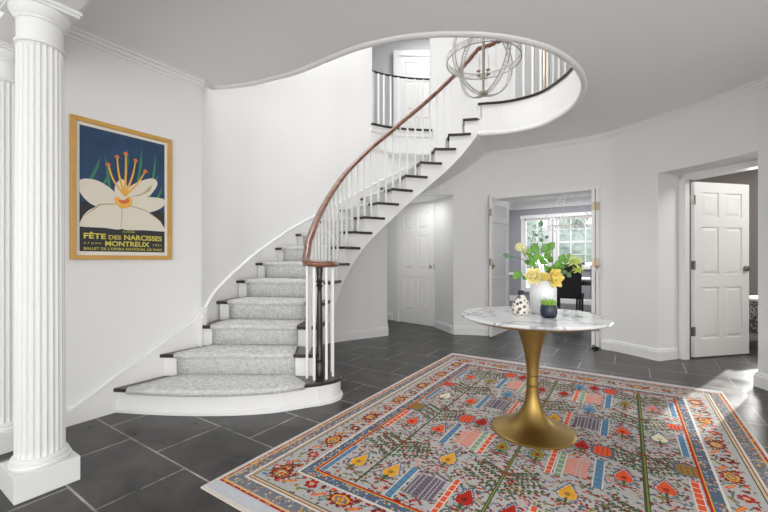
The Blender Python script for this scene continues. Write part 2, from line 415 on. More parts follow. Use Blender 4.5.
# deep recess round the panelled door
JL, JR = (3.31, 4.21), (3.62, 3.30)
b.prism([W[18], JL, (3.30, 4.32), (2.93, 4.28)], 0, CEIL)
b.prism([W[20], (3.66, 3.27), (3.66, 3.12), (3.30, 3.1)], 0, CEIL)
b.prism(cseg(W, 18, 20)+[JR, JL], 2.049, CEIL)
struct(b.build('wall_back', M['wall'], smooth='auto'))
b = MB()
wall_strip(b, cseg(W, 9, 12), CEIL, FL2-.02); wall_strip(b, cseg(W, 9, 12), 5.15, TOP)
wall_strip(b, cseg(W, 12, 14.5), CEIL, TOP)
wall_strip(b, [W[24], (1.6, 1.0), (-.6, 1.0), (-2.0, 2.2), W[0]], FL2, TOP)
struct(b.build('wall_upper', M['wall'], smooth='auto'))
b = MB(); wall_strip(b, cseg(W, 14.5, 24), CEIL, TOP); struct(b.build('wall_upper_right', M['hall'], smooth='auto'))  # greyer colour stands in for the shade on this stretch of wall
# left wall
LW = [(-1.56-N[0]*7, 3.28-N[1]*7), W[0]]
b = MB(); wall_strip(b, LW, 0, CEIL+.03); struct(b.build('wall_left', M['wall']))

BASE = [(0, 0), (.02, 0), (.02, .095), (.014, .105), (.014, .118), (.006, .125), (0, .13)]
CROWN = [(0, CEIL), (0, CEIL-.066), (.008, CEIL-.066), (.012, CEIL-.052), (.026, CEIL-.045), (.034, CEIL-.026), (.05, CEIL-.022), (.054, CEIL-.006), (.07, CEIL-.005), (.07, CEIL)]
def base(name, pts): b = MB(); b.sweep(pts, BASE); return struct(b.build(name, M['trim']))
base('baseboard_left', [LW[0], lerp(LW[0], LW[1], .87)])
base('baseboard_stair', cseg(W, 4.5, 10))
base('baseboard_back', cseg(W, 13, 14))
base('baseboard_right', cseg(W, 16, 18)+[(3.27, 4.2)])
base('baseboard_front', [(3.6, 3.28)]+cseg(W, 20, 24))
b = MB(); b.sweep(LW, CROWN); struct(b.build('trim_3', M['trim'], smooth='auto'))
b = MB(); b.sweep(cseg(W, 10.0, 24), CROWN); struct(b.build('trim_4', M['trim'], smooth='auto'))

# ------------------------------------------------------------------ closet alcove
A0, A1 = W[10], W[13]
AB0, AB1 = (.03, 6.98), (.83, 6.19)
b = MB()
b.sweep([(.045, 5.47), AB0, AB1, (1.03, 5.58)], rect_prof(-.1, 0, 0, 2.2))
struct(b.build('wall_alcove', M['wall']))
b = MB(); b.prism([(.045, 5.45), (-.1, 7.1), (.95, 6.3), (1.12, 5.56), (.6, 5.62)], 2.075, 2.2); struct(b.build('ceiling_alcove', M['ceiling']))
base('baseboard_alcove', [(.045, 5.47), AB0, lerp(AB0, AB1, .16)])
base('baseboard_alcove_side', [(.85, 6.14), (1.02, 5.6)])

# ------------------------------------------------------------------ panelled doors
def door_leaf(b, w, h, th, cols, rows, stile=.11, mid=.1):
    """rows: list of (z0, z1) openings; panels raised; origin at hinge foot, x along the leaf"""
    cw = (w-2*stile-(cols-1)*mid)/cols
    xs = [(stile+i*(cw+mid), stile+i*(cw+mid)+cw) for i in range(cols)]
    b.box(0, stile, 0, th, 0, h); b.box(w-stile, w, 0, th, 0, h)
    for i in range(cols-1): b.box(xs[i][1], xs[i+1][0], 0, th, 0, h)
    zz = [0]+[z for r in rows for z in r]+[h]
    for i in range(0, len(zz), 2):
        for (x0, x1) in xs: b.box(x0, x1, 0, th, zz[i], zz[i+1])
    for (z0, z1) in rows:
        for (x0, x1) in xs:
            e = .012
            b.box(x0, x1, e, th-e, z0, z1)
            # raised field with sloped sides on both faces
            for sgn, y0 in ((-1, e), (1, th-e)):
                i0, i1 = .012, .042
                yo = y0; yi = y0+sgn*.010
                vs = [(x0+i0, yo, z0+i0), (x1-i0, yo, z0+i0), (x1-i0, yo, z1-i0), (x0+i0, yo, z1-i0),
                      (x0+i1, yi, z0+i1), (x1-i1, yi, z0+i1), (x1-i1, yi, z1-i1), (x0+i1, yi, z1-i1)]
                b.add(vs, [(0, 1, 5, 4), (1, 2, 6, 5), (2, 3, 7, 6), (3, 0, 4, 7), (4, 5, 6, 7)])
def knob(parent, x, y, z, side, m, name='door_knob'):
    b = MB()
    T = Matrix.Translation((x, y, z)) @ Matrix.Rotation(-side*PI/2, 4, 'X')
    b.lathe([(.032, 0), (.032, .008), (.012, .012), (.012, .030), (.026, .038), (.034, .052), (.029, .068), (.008, .074)], seg=16, T=T)
    return b.build(name, m, parent, smooth='auto')
SIX = [(.22, .80), (.94, 1.50), (1.62, 1.90)]
# closet door, hinged at left
ang = math.atan2(6.20-6.725, .816-.268)
d1 = sempty('door_1', (.268, 6.70, 0.012), ang)
b = MB(); door_leaf(b, .755, 2.02, .035, 2, SIX); b.build('door_leaf', M['trim'], d1)
knob(d1, .69, 0, .97, 1, M['black'])
b = MB(); b.box(.752, .757, .004, .031, .93, 1.02); b.build('latch_plate', M['nickel'], d1)
# casing left of the closet door
b = MB(); T = Matrix.Translation((.268, 6.70, 0)) @ Matrix.Rotation(ang, 4, 'Z')
b.box(-.085, -.005, .01, .06, 0, 2.035, T); b.box(-.085, .80, .01, .06, 2.035, 2.07, T)
b.box(-.07, -.02, -.002, .02, 0, 2.10, T)
struct(b.build('trim_5', M['trim']))

# right white door and its frame
jd = unit(JR[0]-JL[0], JR[1]-JL[1]); jn = (-jd[1], jd[0])   # jn points away from the rotunda (outwards, +x)
if jn[0] < 0: jn = (-jn[0], -jn[1])
ja = math.atan2(jd[1], jd[0]); T = Matrix.Translation((JL[0], JL[1], 0)) @ Matrix.Rotation(ja, 4, 'Z')
JLn = math.hypot(JR[0]-JL[0], JR[1]-JL[1])
b = MB()
b.box(0, .07, -.02, .05, 0, 2.049, T); b.box(JLn-.06, JLn, -.02, .12, 0, 2.049, T); b.box(.07, JLn-.06, -.02, .12, 1.985, 2.049, T)
b.box(.015, .06, -.032, -.02, 0, 2.04, T); b.box(.015, JLn, -.032, -.02, 2.0, 2.04, T)
struct(b.build('trim_6', M['trim']))
hx, hy = 3.47, 4.205
da = math.atan2(4.377-4.199, 4.26-3.473)
d2 = sempty('door_2', (hx, hy, .012), da)
b = MB(); door_leaf(b, .805, 1.965, .035, 2, [(.20, .78), (.92, 1.46), (1.58, 1.85)]); b.build('door_leaf', M['trim'], d2)
knob(d2, .745, 0, .99, 1, M['nickel']); knob(d2, .745, .035, .99, -1, M['nickel'])
for z in (.24, .98, 1.71):
    b = MB(); b.lathe([(.009, 0), (.009, .10)], (-.008, -.012, z), 10); b.box(-.062, -.008, -.012, -.006, z, z+.10); b.box(-.012, .012, -.004, 0, z, z+.10)
    b.build('hinge', M['nickel'], d2)

# ------------------------------------------------------------------ dining room
fa0, fb = -1.734, 5.39
P = ab
b = MB()
# front wall pieces
b.sweep([P(-2.35, 5.60), P(-2.8, 10.51)], rect_prof(-.1, 0, 0, CEIL))   # left wall (room lies to its right)
b.sweep([P(-2.38, 5.50), P(-1.76, 5.50)], rect_prof(-.10, .0, 0, CEIL))
b.sweep([P(.30, 10.55), P(.30, 5.45)], rect_prof(-.1, 0, 0, CEIL))
b.sweep([P(-.26, 5.50), P(.35, 5.50)], rect_prof(-.10, .0, 0, CEIL))
# back wall with two window openings
BW = 10.51; w1 = (-2.42, -1.79, .30, 2.20); w2 = (-1.62, -.30, .92, 2.20)
def bw(a0, a1, z0, z1): b.prism([P(a0, BW), P(a1, BW), P(a1, BW+.15), P(a0, BW+.15)], z0, z1)
bw(-2.95, w1[0], 0, CEIL); bw(w1[1], w2[0], 0, CEIL); bw(w2[1], .5, 0, CEIL)
for w in (w1, w2): bw(w[0], w[1], 0, w[2]); bw(w[0], w[1], w[3], CEIL)
struct(b.build('wall_dining', M['dining']))
dcr = [(0, CEIL), (0, CEIL-.19), (.02, CEIL-.19), (.03, CEIL-.13), (.08, CEIL-.05), (.12, CEIL-.04), (.13, CEIL)]
b = MB(); b.sweep([P(-2.35, 5.62), P(-2.8, BW), P(.3, BW), P(.3, 5.6)], dcr); struct(b.build('trim_7', M['trim'], smooth='auto'))
rail = [(0, .68), (.025, .69), (.03, .73), (.012, .75), (0, .76)]
b = MB(); b.sweep([P(-2.35, 5.62), P(-2.8, BW), P(w1[0]-.07, BW)], rail); b.sweep([P(-2.35, 5.62), P(-2.8, BW), P(w1[0]-.07, BW)], BASE)
b.sweep([P(w1[1]+.06, BW), P(.3, BW), P(.3, 5.6)], BASE)
struct(b.build('trim_8', M['trim']))
def window(name, a0, a1, z0, z1, cols, rows, b0=BW, tf=P):
    w = sempty(name, (*tf((a0+a1)/2, b0), z0), ROTD); hw = (a1-a0)/2; h = z1-z0
    f = MB(); c = .055
    f.box(-hw-.07, -hw, -.02, .0, -.02, h+.08); f.box(hw, hw+.07, -.02, 0, -.02, h+.08); f.box(-hw-.09, hw+.09, -.03, 0, h, h+.09)
    f.box(-hw-.09, hw+.09, -.05, 0, -.05, 0)
    f.build('window_casing', M['trim'], w)
    f = MB()
    for x in (-hw, hw-c): f.box(x, x+c, .03, .08, 0, h)
    f.box(-hw, hw, .03, .08, 0, c); f.box(-hw, hw, .03, .08, h-c, h); f.box(-hw, hw, .025, .085, h*.5-.025, h*.5+.025)
    for i in range(1, cols): x = -hw+2*hw*i/cols; f.box(x-.011, x+.011, .035, .075, 0, h)
    for i in range(1, rows): z = h*i/rows; f.box(-hw, hw, .035, .075, z-.011, z+.011)
    f.build('sash', M['trim'], w)
    f = MB(); f.box(-hw+.01, hw-.01, .052, .058, .01, h-.01); f.build('glass_pane', M['glass'], w)
    return w
window('window_1', *w1[:2], w1[2], w1[3], 2, 6)
window('window_2', *w2[:2], w2[2], w2[3], 4, 4)

# french doors: opening trim + leaves
b = MB()
FL, FR = W[14], W[16]
fo = unit(FR[0]-FL[0], FR[1]-FL[1]); fa = math.atan2(fo[1], fo[0]); flen = math.hypot(FR[0]-FL[0], FR[1]-FL[1])
T = Matrix.Translation((FL[0], FL[1], 0)) @ Matrix.Rotation(fa, 4, 'Z')
b.box(0.0, .03, .02, .17, 0, 2.045, T); b.box(flen-.03, flen, .02, .17, 0, 2.045, T); b.box(0.03, flen-.03, .03, .17, 1.985, 2.045, T)
b.box(-.02, flen+.02, .17, .28, 1.98, 2.06, T)
struct(b.build('trim_9', M['trim']))
def french(name, loc, rz, w, flip=1):
    d = sempty(name, loc, rz)
    b = MB(); h = 1.97; th = .035; st = .085
    b.box(0, st, 0, th, 0, h); b.box(w-st, w, 0, th, 0, h)
    for z0, z1 in ((0, .20), (.75, .83), (1.62, 1.70), (1.88, h)): b.box(st, w-st, 0, th, z0, z1)
    b.box(st, w-st, .010, .025, .20, .75)
    b.build('door_leaf', M['trim'], d)
    g = MB(); g.box(st, w-st, .014, .020, .83, 1.62); g.box(st, w-st, .014, .020, 1.70, 1.88); g.build('glass_pane', M['pane_sheen'], d)
    for z in (.2, 1.0, 1.70):
        k = MB(); k.lathe([(.009, 0), (.009, .10)], (-.008, .0, z), 10); k.box(-.006, .002, 0, th, z, z+.10)
        k.build('hinge', M['brass2'], d)
    return d
na = fa+PI/2
fd = french('door_3', (1.515, 5.29, .02), math.atan2(.77, .60), .70)
k = MB(); k.sphere((.0, -.03, 1.0), .022, 12, 8); k.box(-.002, .03, -.012, 0, .95, 1.05); k.build('door_knob', M['brass2'], fd)
fd = french('door_4', (2.60, 4.64, .02), na+.01, .70)
k = MB(); k.sphere((.0, -.03, 1.0), .022, 12, 8); k.box(-.002, .03, -.012, 0, .95, 1.05); k.build('door_knob', M['brass2'], fd)
k = MB(); k.box(.0, .03, .0, .03, -.018, .03); k.sphere((.015, -.012, .0), .02, 10, 6, (1, 1, .8)); k.build('foot_bolt', M['black'], fd)
fd = french('door_5', (2.665, 4.665, .02), na-.03, .66)

# ------------------------------------------------------------------ study beyond the white door
b = MB()
WB0, WB1 = (5.55, 7.5), (7.65, 4.7)
def study(pts, z0=0, z1=CEIL): b.sweep(pts, rect_prof(-.1, 0, z0, z1))
study([(3.30, 4.30), (3.40, 4.52), (5.15, 7.25), WB0])
sd = unit(WB1[0]-WB0[0], WB1[1]-WB0[1]); SL = math.hypot(WB1[0]-WB0[0], WB1[1]-WB0[1])
def sp(t): return (WB0[0]+sd[0]*t, WB0[1]+sd[1]*t)
SW0, SW1 = 1.55, 2.65
study([sp(0), sp(SW0)]); study([sp(SW1), WB1]); study([sp(SW0), sp(SW1)], 0, .85); study([sp(SW0), sp(SW1)], 2.15, CEIL)
study([WB1, (6.9, 2.4), (4.2, 2.4), (3.64, 3.15)])
struct(b.build('wall_study', M['taupe']))
wn = sempty('window_3', (*sp((SW0+SW1)/2), .85), math.atan2(sd[1], sd[0]))
f = MB(); hw = (SW1-SW0)/2
for x in (-hw, hw-.05): f.box(x, x+.05, .02, .07, 0, 1.3)
f.box(-hw, hw, .02, .07, 0, .05); f.box(-hw, hw, .02, .07, 1.25, 1.3); f.box(-.015, .015, .03, .06, 0, 1.3); f.box(-hw, hw, .03, .06, .64, .67)
f.build('sash', M['trim'], wn)
f = MB(); f.box(-hw, hw, .042, .048, .02, 1.28); f.build('glass_pane', M['glass'], wn)

# patterned bench seen past the door edge
t = thing('upholstered_bench', 'grey patterned upholstered bench just past the open white door', 'bench', (4.98, 5.02, 0), .3)
b = MB(); b.box(-.2, .45, -.22, .22, .14, .56); st_ = b.build('seat', M['damask'], t, bevel=.03)
b = MB(); b.box(-.21, .46, -.23, .23, .56, .60); b.build('seat_trim', M['canvas'], st_, bevel=.015)
for x, y in ((-.16, -.18), (.41, -.18), (-.16, .18), (.41, .18)):
    b = MB(); b.lathe([(.016, 0), (.025, .14)], (x, y, 0), 10); b.build('leg', M['darkwood'], t)

# ------------------------------------------------------------------ upstairs hallway behind the opening
b = MB()
b.sweep([(-.60, 5.25), (-.45, 7.2), (1.9, 7.2), (1.9, 5.55)], rect_prof(-.1, 0, FL2-.02, TOP))
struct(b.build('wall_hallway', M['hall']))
d = sempty('door_6', (.28, 7.16, FL2), 0)
b = MB(); b.box(-.10, 0, -.05, .03, 0, 1.94); b.box(.85, .95, -.05, .03, 0, 1.94); b.box(-.10, .95, -.05, .03, 1.94, 2.04); b.build('door_casing', M['trim'], d)
b = MB(); door_leaf(b, .85, 1.94, .035, 2, [(.20, .78), (.92, 1.46), (1.58, 1.83)]); o = b.build('door_leaf', M['trim'], d); o.location = (0, -.03, 0)
# sill and balustrade of the opening
def arc_off(P_, a, bb, k, sub=5):
    pts = cseg(P_, a, bb, sub); res = []
    for p in pts:
        u = unit(p[0]-C0[0], p[1]-C0[1]); res.append((p[0]-u[0]*k, p[1]-u[1]*k))
    return res
nich = arc_off(W, 8.93, 12.07, 0)
t = thing('hallway_balustrade', 'white balustrade with thin dark rail across the upstairs wall opening', 'balustrade', (.26, 5.5, FL2))
def local(o, t): o.parent = t; o.matrix_parent_inverse = Matrix.Translation(-t.location) @ Matrix.Identity(4); return o
b = MB(); b.sweep(nich, [(-.13, FL2-.02), (.045, FL2-.02), (.05, FL2-.005), (.045, FL2+.01), (-.13, FL2+.01)]); local(b.build('sill_nosing', M['darkwood']), t)
b = MB(); b.sweep(nich, [(0, FL2-.10), (.018, FL2-.10), (.022, FL2-.06), (.035, FL2-.035), (.035, FL2-.022), (0, FL2-.022)]); local(b.build('sill_moulding', M['trim']), t)
rl = arc_off(W, 9.02, 11.98, -.04)
b = MB(); b.tube([(p[0], p[1], FL2+.785) for p in rl], .019, 8, flat=.7); local(b.build('handrail', M['darkwood'], smooth=True), t)
for k in range(8):
    p = crom(rl, (k+.3)/8*(len(rl)-1)); b = MB(); b.box(p[0]-.012, p[0]+.012, p[1]-.012, p[1]+.012, FL2+.005, FL2+.775); local(b.build('baluster', M['baluster']), t)
# upstairs landing door with a brass edge
u5 = crom(W, 15.05); 
uang = math.atan2(crom(W, 15.3)[1]-crom(W, 14.8)[1], crom(W, 15.3)[0]-crom(W, 14.8)[0])
d = sempty('door_7', (u5[0]-.02, u5[1]-.045, FL2), uang)
b = MB(); b.box(0, .62, -.012, .02, 0, 2.0); b.build('door_leaf', M['hall'], d)
b = MB(); b.box(-.022, .0, -.03, .01, 0, 2.0); b.build('brass_edge', M['brass2'], d)
b = MB(); b.sphere((.06, -.05, .33), .028, 12, 8); b.box(.05, .07, -.05, 0, .32, .34); b.build('door_knob', M['brass2'], d)

# ------------------------------------------------------------------ staircase
ST = thing('staircase', 'curved white staircase with black treads rising along the round wall', 'staircase', (-1.2, 2.9, 0))
def sp_add(b, name, m, label=None, **k):
    o = b.build(name, m, **k); local(o, ST)
    if label: o['label'] = label
    return o
def going(i):  # direction of travel at step i (mid)
    a = lerp(OUT[i-1], INN[i-1], .5); c = lerp(OUT[i], INN[i], .5) if i < 17 else a
    if i == 17: a = lerp(OUT[15], INN[15], .5); c = lerp(OUT[16], INN[16], .5)
    return unit(c[0]-a[0], c[1]-a[1])
def along_inner(i, d):  # point past INN[i-1] along the inner curve by distance d
    seg = math.hypot(INN[min(i, 16)][0]-INN[i-1][0], INN[min(i, 16)][1]-INN[i-1][1]) or .18
    return inn(i+d/seg)
def inward(s):   # unit vector pointing from the wall side to the well side
    a, c = out(s), inn(s); return unit(c[0]-a[0], c[1]-a[1])
def riser_line(i):
    g = going(i); return ((OUT[i-1][0]+g[0]*.03, OUT[i-1][1]+g[1]*.03), (INN[i-1][0]+g[0]*.03, INN[i-1][1]+g[1]*.03))
NOSE1 = [(-1.945, 2.700), (-1.72, 2.668), (-1.50, 2.645), (-1.291, 2.637), (-1.05, 2.645), (-.812, 2.685), (-.66, 2.745), (-.563, 2.79), (-.453, 2.83)]
VOL = (-.52, 3.03)
VC = [(VOL[0]+.20*math.cos(math.radians(a)), VOL[1]+.20*math.sin(math.radians(a))) for a in range(-65, 110, 12)]
front1 = cseg(NOSE1, 0, len(NOSE1)-1, 4)[:-1]+VC
def inset(pts, k):
    res = []
    for i, p in enumerate(pts):
        a = pts[max(0, i-1)]; c = pts[min(len(pts)-1, i+1)]; u = unit(c[0]-a[0], c[1]-a[1]); res.append((p[0]-u[1]*k, p[1]+u[0]*k))
    return res
rl2 = riser_line(2)
def tread_prof(b, poly, z1, th=.028): b.prism(poly, z1-th, z1)
# step 1
b = MB(); b.prism(front1+[(-.60, 3.22), (-1.0, 3.2), (rl2[0][0]-.04, rl2[0][1]+.03), (-1.98, 2.72)], R-.028, R)
sp_add(b, 'tread', M['darkwood'], bevel=.008)
f1 = inset(front1, .03)
b = MB(); b.prism(f1+[(-.60, 3.18), (-1.0, 3.2), (-1.75, 3.0), (-1.95, 2.74)], 0, R-.027); sp_add(b, 'riser', M['trim'])
b = MB(); fr = [(f1[0][0], f1[0][1])]+f1[1:]
b.sweep(fr, [(0, 0), (.018, 0), (.018, .022), (.010, .032), (0, .036)]); sp_add(b, 'base_moulding', M['trim'])
for i in range(2, 17):
    ro, ri = riser_line(i); ro2, ri2 = riser_line(i+1) if i < 17 else riser_line(17)
    g = going(i); iw = inward(i); iw2 = inward(i+1)
    O = (OUT[i-1][0]-iw[0]*.04, OUT[i-1][1]-iw[1]*.04)
    I = (INN[i-1][0]+iw[0]*.03, INN[i-1][1]+iw[1]*.03)
    O2 = (ro2[0]-iw2[0]*.04, ro2[1]-iw2[1]*.04)
    Ib = along_inner(i+1, .10) if i < 16 else along_inner(16, .24)
    Ibo = (Ib[0]+iw2[0]*.03, Ib[1]+iw2[1]*.03)
    mid = inn(i+.5); midw = inward(i+.5); Imid = (mid[0]+midw[0]*.03, mid[1]+midw[1]*.03)
    poly = [O, I, Imid, Ibo, (Ib[0]+iw2[0]*.0, Ib[1]+iw2[1]*.0), (ri2[0]-iw2[0]*.0, ri2[1]-iw2[1]*.0), O2]
    b = MB(); b.prism(poly, R*i-.028, R*i); sp_add(b, 'tread', M['darkwood'], bevel=.006)
for i in range(2, 18):
    ro, ri = riser_line(i); g = going(i)
    b = MB(); b.prism([ro, ri, (ri[0]+g[0]*.02, ri[1]+g[1]*.02), (ro[0]+g[0]*.02, ro[1]+g[1]*.02)], R*(i-1)-.0, R*i-.028)
    sp_add(b, 'riser', M['trim'])
# inner string: saw-toothed white face under the treads
def soff(s): return max(0.0, R*s-interp([(1, .42), (6, .43), (9, .37), (13, .40), (15, .44), (16, .43), (17, .38), (18, .38)], s))
b = MB(); vs = []
for i in range(2, 18):
    ss = [i+.03/.18*.9*k for k in (1,)]
    s0 = i+.12; s1 = i+1.12
    if i == 17: s1 = 17.3
    n = 5
    for k in range(n):
        a0 = s0+(s1-s0)*k/n; a1 = s0+(s1-s0)*(k+1)/n
        if i == 17: a0, a1 = min(a0, 17), min(a1, 17)
        if a1-a0 < 1e-4: continue
        p, q = inn(min(a0, 17)), inn(min(a1, 17)); ip, iq = inward(min(a0, 17)), inward(min(a1, 17))
        zt = R*i-.028
        pts = [p, q, (q[0]-iq[0]*.04, q[1]-iq[1]*.04), (p[0]-ip[0]*.04, p[1]-ip[1]*.04)]
        z00, z01 = soff(a0), soff(a1)
        b.add([(pts[0][0], pts[0][1], z00), (pts[1][0], pts[1][1], z01), (pts[2][0], pts[2][1], z01), (pts[3][0], pts[3][1], z00)]+[(x, y, zt) for x, y in pts],
              [(0, 3, 2, 1), (4, 5, 6, 7), (0, 1, 5, 4), (1, 2, 6, 5), (2, 3, 7, 6), (3, 0, 4, 7)])
sp_add(b, 'inner_string', M['trim'], smooth='auto')
# soffit, a twisted surface between the string and the wall
b = MB(); n = 70; rows = []
for k in range(n+1):
    s = 2.0+(17.0-2.0)*k/n; a, c = inn(s), out(s); w = inward(s); c = (c[0]-w[0]*.05, c[1]-w[1]*.05)
    z = min(soff(s), CEIL)
    rows.append([(*lerp(a, c, j/6), z) for j in range(7)])
vs = [p for r in rows for p in r]; nv = len(vs)
vs += [(x, y, z+.03) for x, y, z in vs]
fs = []
for k in range(n):
    for j in range(6):
        q = (k*7+j, k*7+j+1, (k+1)*7+j+1, (k+1)*7+j); fs.append(q); fs.append(tuple(v+nv for v in q[::-1]))
b.add(vs, fs); sp_add(b, 'soffit', M['wall'], smooth=True)
# beam closing the soffit under the landing edge
b = MB(); a, c = inn(17), out(17); g = going(17)
b.prism([a, c, (c[0]+g[0]*.05, c[1]+g[1]*.05), (a[0]+g[0]*.05, a[1]+g[1]*.05)], soff(17), FL2-.03); sp_add(b, 'landing_header', M['trim'])
# wall string (skirt)
sk = []; zs = []
t0 = (OUT[0][0]-(OUT[1][0]-OUT[0][0])*.95, OUT[0][1]-(OUT[1][1]-OUT[0][1])*.95)
b = MB()
def wall_pt(p, k=.0):   # project on the left wall line
    a = p[0]*D[0]+p[1]*D[1]; bb = p[0]*N[0]+p[1]*N[1]; return P(W[0][0]*D[0]+W[0][1]*D[1]+k+.004, bb)
pts = []; zz = []
for s in [0.1+.1*i for i in range(0, 31)]:
    p = crom([t0]+OUT[:4], s) if s < 3.0 else OUT[2]
    pts.append(wall_pt(p)); zz.append(R*s)
pts.append(W[0]); zz.append(R*3.12)
b.sweep(pts, [(0, -.30), (.016, -.30), (.016, .055), (.024, .06), (.024, .078), (0, .085)], zs=[z if z > .3 else z for z in zz])
sp_add(b, 'wall_string', M['trim'])
b = MB(); pts = []; zz = []
wl = cseg(W, 0, w17s, 6)
# parameter s for wall points by nearest outer point
fine = [(s/20, out(s/20)) for s in range(60, 341)]
for p in wl:
    s = min(fine, key=lambda t: math.hypot(t[1][0]-p[0], t[1][1]-p[1]))[0]; pts.append(p); zz.append(R*max(s, 3.08))
b.sweep(pts, [(0, -.30), (.016, -.30), (.016, .075), (.024, .08), (.024, .10), (0, .108)], zs=zz)
sp_add(b, 'wall_string', M['trim'])
b = MB(); q = W[0]; T = Matrix.Translation((q[0], q[1], 0)) @ Matrix.Rotation(math.atan2(N[1], N[0]), 4, 'Z')
b.box(-.05, .03, -.03, .0, .2, .665, T); b.box(-.055, .035, -.036, .0, .665, .685, T); sp_add(b, 'corner_block', M['trim'])

# runner carpet
RU = thing('stair_runner', 'light grey woven runner carpet down the middle of the stairs', 'carpet', (-1.2, 2.9, R))
ML = {2: (.11, .15), 3: (.12, .165), 4: (.10, .16)}
b = MB()
def runner_pts(i, nx):
    ro, ri = riser_line(i); wd = math.hypot(ri[0]-ro[0], ri[1]-ro[1]); ml, mr = ML.get(i, (.10, .16))
    return [lerp(ro, ri, (ml+(wd-ml-mr)*k/nx)/wd) for k in range(nx+1)]
rows = []
nx = 10
NOSEp = cseg(NOSE1, 0, len(NOSE1)-1, 6)
def nose_y(x):
    for p, q in zip(NOSEp, NOSEp[1:]):
        if p[0] <= x <= q[0]: return p[1]+(q[1]-p[1])*(x-p[0])/(q[0]-p[0])
    return NOSEp[-1][1]
th = .010
# step 1 row: under-nose -> over nose -> back to riser 2
fx = [-1.83+(-.585+1.83)*k/nx for k in range(nx+1)]
fr = [(x, nose_y(x)) for x in fx]
r2 = runner_pts(2, nx)
def push(pts, z, off, g): rows.append([(p[0]+g[0]*off, p[1]+g[1]*off, z) for p in pts])
g = (0, 1)
push(fr, R-.035, .02, g); push(fr, R-.034, -.008, g); push(fr, R-.024, -.018, g); push(fr, R-.005, -.018, g); push(fr, R+.008, -.008, g); push(fr, R+.012, .01, g)
for i in range(2, 18):
    r = runner_pts(i, nx); g = going(i)
    push(r, R*(i-1)+.012, -.022, g); push(r, R*(i-1)+.018, -.012, g)
    push(r, R*i-.045, -.012, g); push(r, R*i-.034, -.020, g); push(r, R*i-.026, -.042, g); push(r, R*i+.000, -.044, g); push(r, R*i+.010, -.034, g); push(r, R*i+.012, -.015, g)
g = going(17); push(runner_pts(17, nx), FL2+.012, .8, g)
vs = [p for r in rows for p in r]; fs = []
for k in range(len(rows)-1):
    for j in range(nx): fs.append((k*(nx+1)+j, k*(nx+1)+j+1, (k+1)*(nx+1)+j+1, (k+1)*(nx+1)+j))
b.add(vs, fs)
o = b.build('carpet', M['runner'], smooth='auto'); md = o.modifiers.new('th', 'SOLIDIFY'); md.thickness = .010; md.offset = -1
local(o, RU)

# balustrade: rail, balusters, newel
BL = thing('stair_balustrade', 'curving mahogany handrail on white balusters along the open side of stairs', 'balustrade', (VOL[0], VOL[1], R))
def rail_plan(s):
    p = inn(s); w = inward(s); return (p[0]-w[0]*.045, p[1]-w[1]*.045)
RH = [(1, .895), (1.8, .77), (3, .772), (4, .76), (5, .735), (6.6, .705), (8.7, .678), (11, .668), (16, .674), (17, .70), (18, .72)]
def rail_z(s): return R*s+interp(RH, s)
rp = []
vp = [(VOL[0]+.125*math.cos(math.radians(a)), VOL[1]+.125*math.sin(math.radians(a)), 1.066) for a in (40, 10, -20)]
vp += [(-.425, 2.905, 1.068), (-.50, 2.868, 1.070), (-.56, 2.868, 1.074), (-.598, 2.905, 1.084), (-.617, 2.965, 1.110), (-.622, 3.04, 1.165)]
q_ = rail_plan(3.0); vp.append((q_[0]-.012, q_[1]-.05, rail_z(3.0)-.05))
rp = cseg(vp, 0, len(vp)-1, 4)
s = 3.0
while s <= 17.0: rp.append((*rail_plan(s), rail_z(s))); s += .25
land = [(HOLE[HN][0]-.02, HOLE[HN][1]+.05)]
lp = list(reversed(cseg(HOLE, 4, HN, 4)))
def hole_out(p, k): u = unit(p[0]-.8, p[1]-3.65); return (p[0]+u[0]*k, p[1]+u[1]*k)
lz = 3.88
for k, p in enumerate(lp[1:]): q = hole_out(p, .05); rp.append((*q, min(lz, rp[-1][2]+.03 if k else rp[-1][2]+.02)))
b = MB(); b.tube(rp, .032, 10, flat=.8); o = b.build('handrail', M['mahogany'], smooth=True); local(o, BL)
b = MB(); cap = (VOL[0], VOL[1], 1.055); b.lathe([(.03, -.02), (.05, -.015), (.06, 0), (.06, .012), (.045, .026), (.01, .03)], cap, 24)
b.tube([(VOL[0], VOL[1], 1.06), (VOL[0]+.06, VOL[1]+.01, 1.06), (VOL[0]+.105, VOL[1]+.07, 1.065)], .022, 8, flat=.8)
b.tube([(VOL[0]-.13, VOL[1]-.02, 1.065), (VOL[0], VOL[1], 1.062), (VOL[0]+.13, VOL[1]+.03, 1.062)], .028, 8, flat=.6)
local(b.build('volute_cap', M['mahogany'], smooth='auto'), BL)
b = MB()
b.lathe([(.034, 0), (.034, .10), (.026, .11), (.030, .13), (.022, .145), (.026, .30), (.024, .50), (.019, .66), (.018, .70), (.030, .715), (.018, .73), (.030, .75), (.022, .765), (.024, .80), (.028, .86), (.028, .885)], (VOL[0], VOL[1], R), 20)
o = b.build('newel_post', M['darkwood'], smooth='auto'); local(o, BL)
def bal(parent, x, y, z0, z1, rot=0, h=.009):
    T = Matrix.Translation((x, y, 0)) @ Matrix.Rotation(rot, 4, 'Z')
    b = MB(); b.box(-h, h, -h, h, z0, z1, T); o = b.build('baluster', M['baluster']); return local(o, parent)
for x, y in ((-.60, 2.935), (-.535, 2.885), (-.445, 2.91), (-.405, 2.985), (-.43, 3.10)): bal(BL, x, y, R, 1.06)
for i in range(2, 17):
    for f in ((.30, .80) if i > 2 else (.15, .5, .85)):
        s = i+f; p = rail_plan(s); d_ = inn(s+.05); d0 = inn(s-.05)
        bal(BL, p[0], p[1], R*i, rail_z(s)-.015, math.atan2(d_[1]-d0[1], d_[0]-d0[0]))

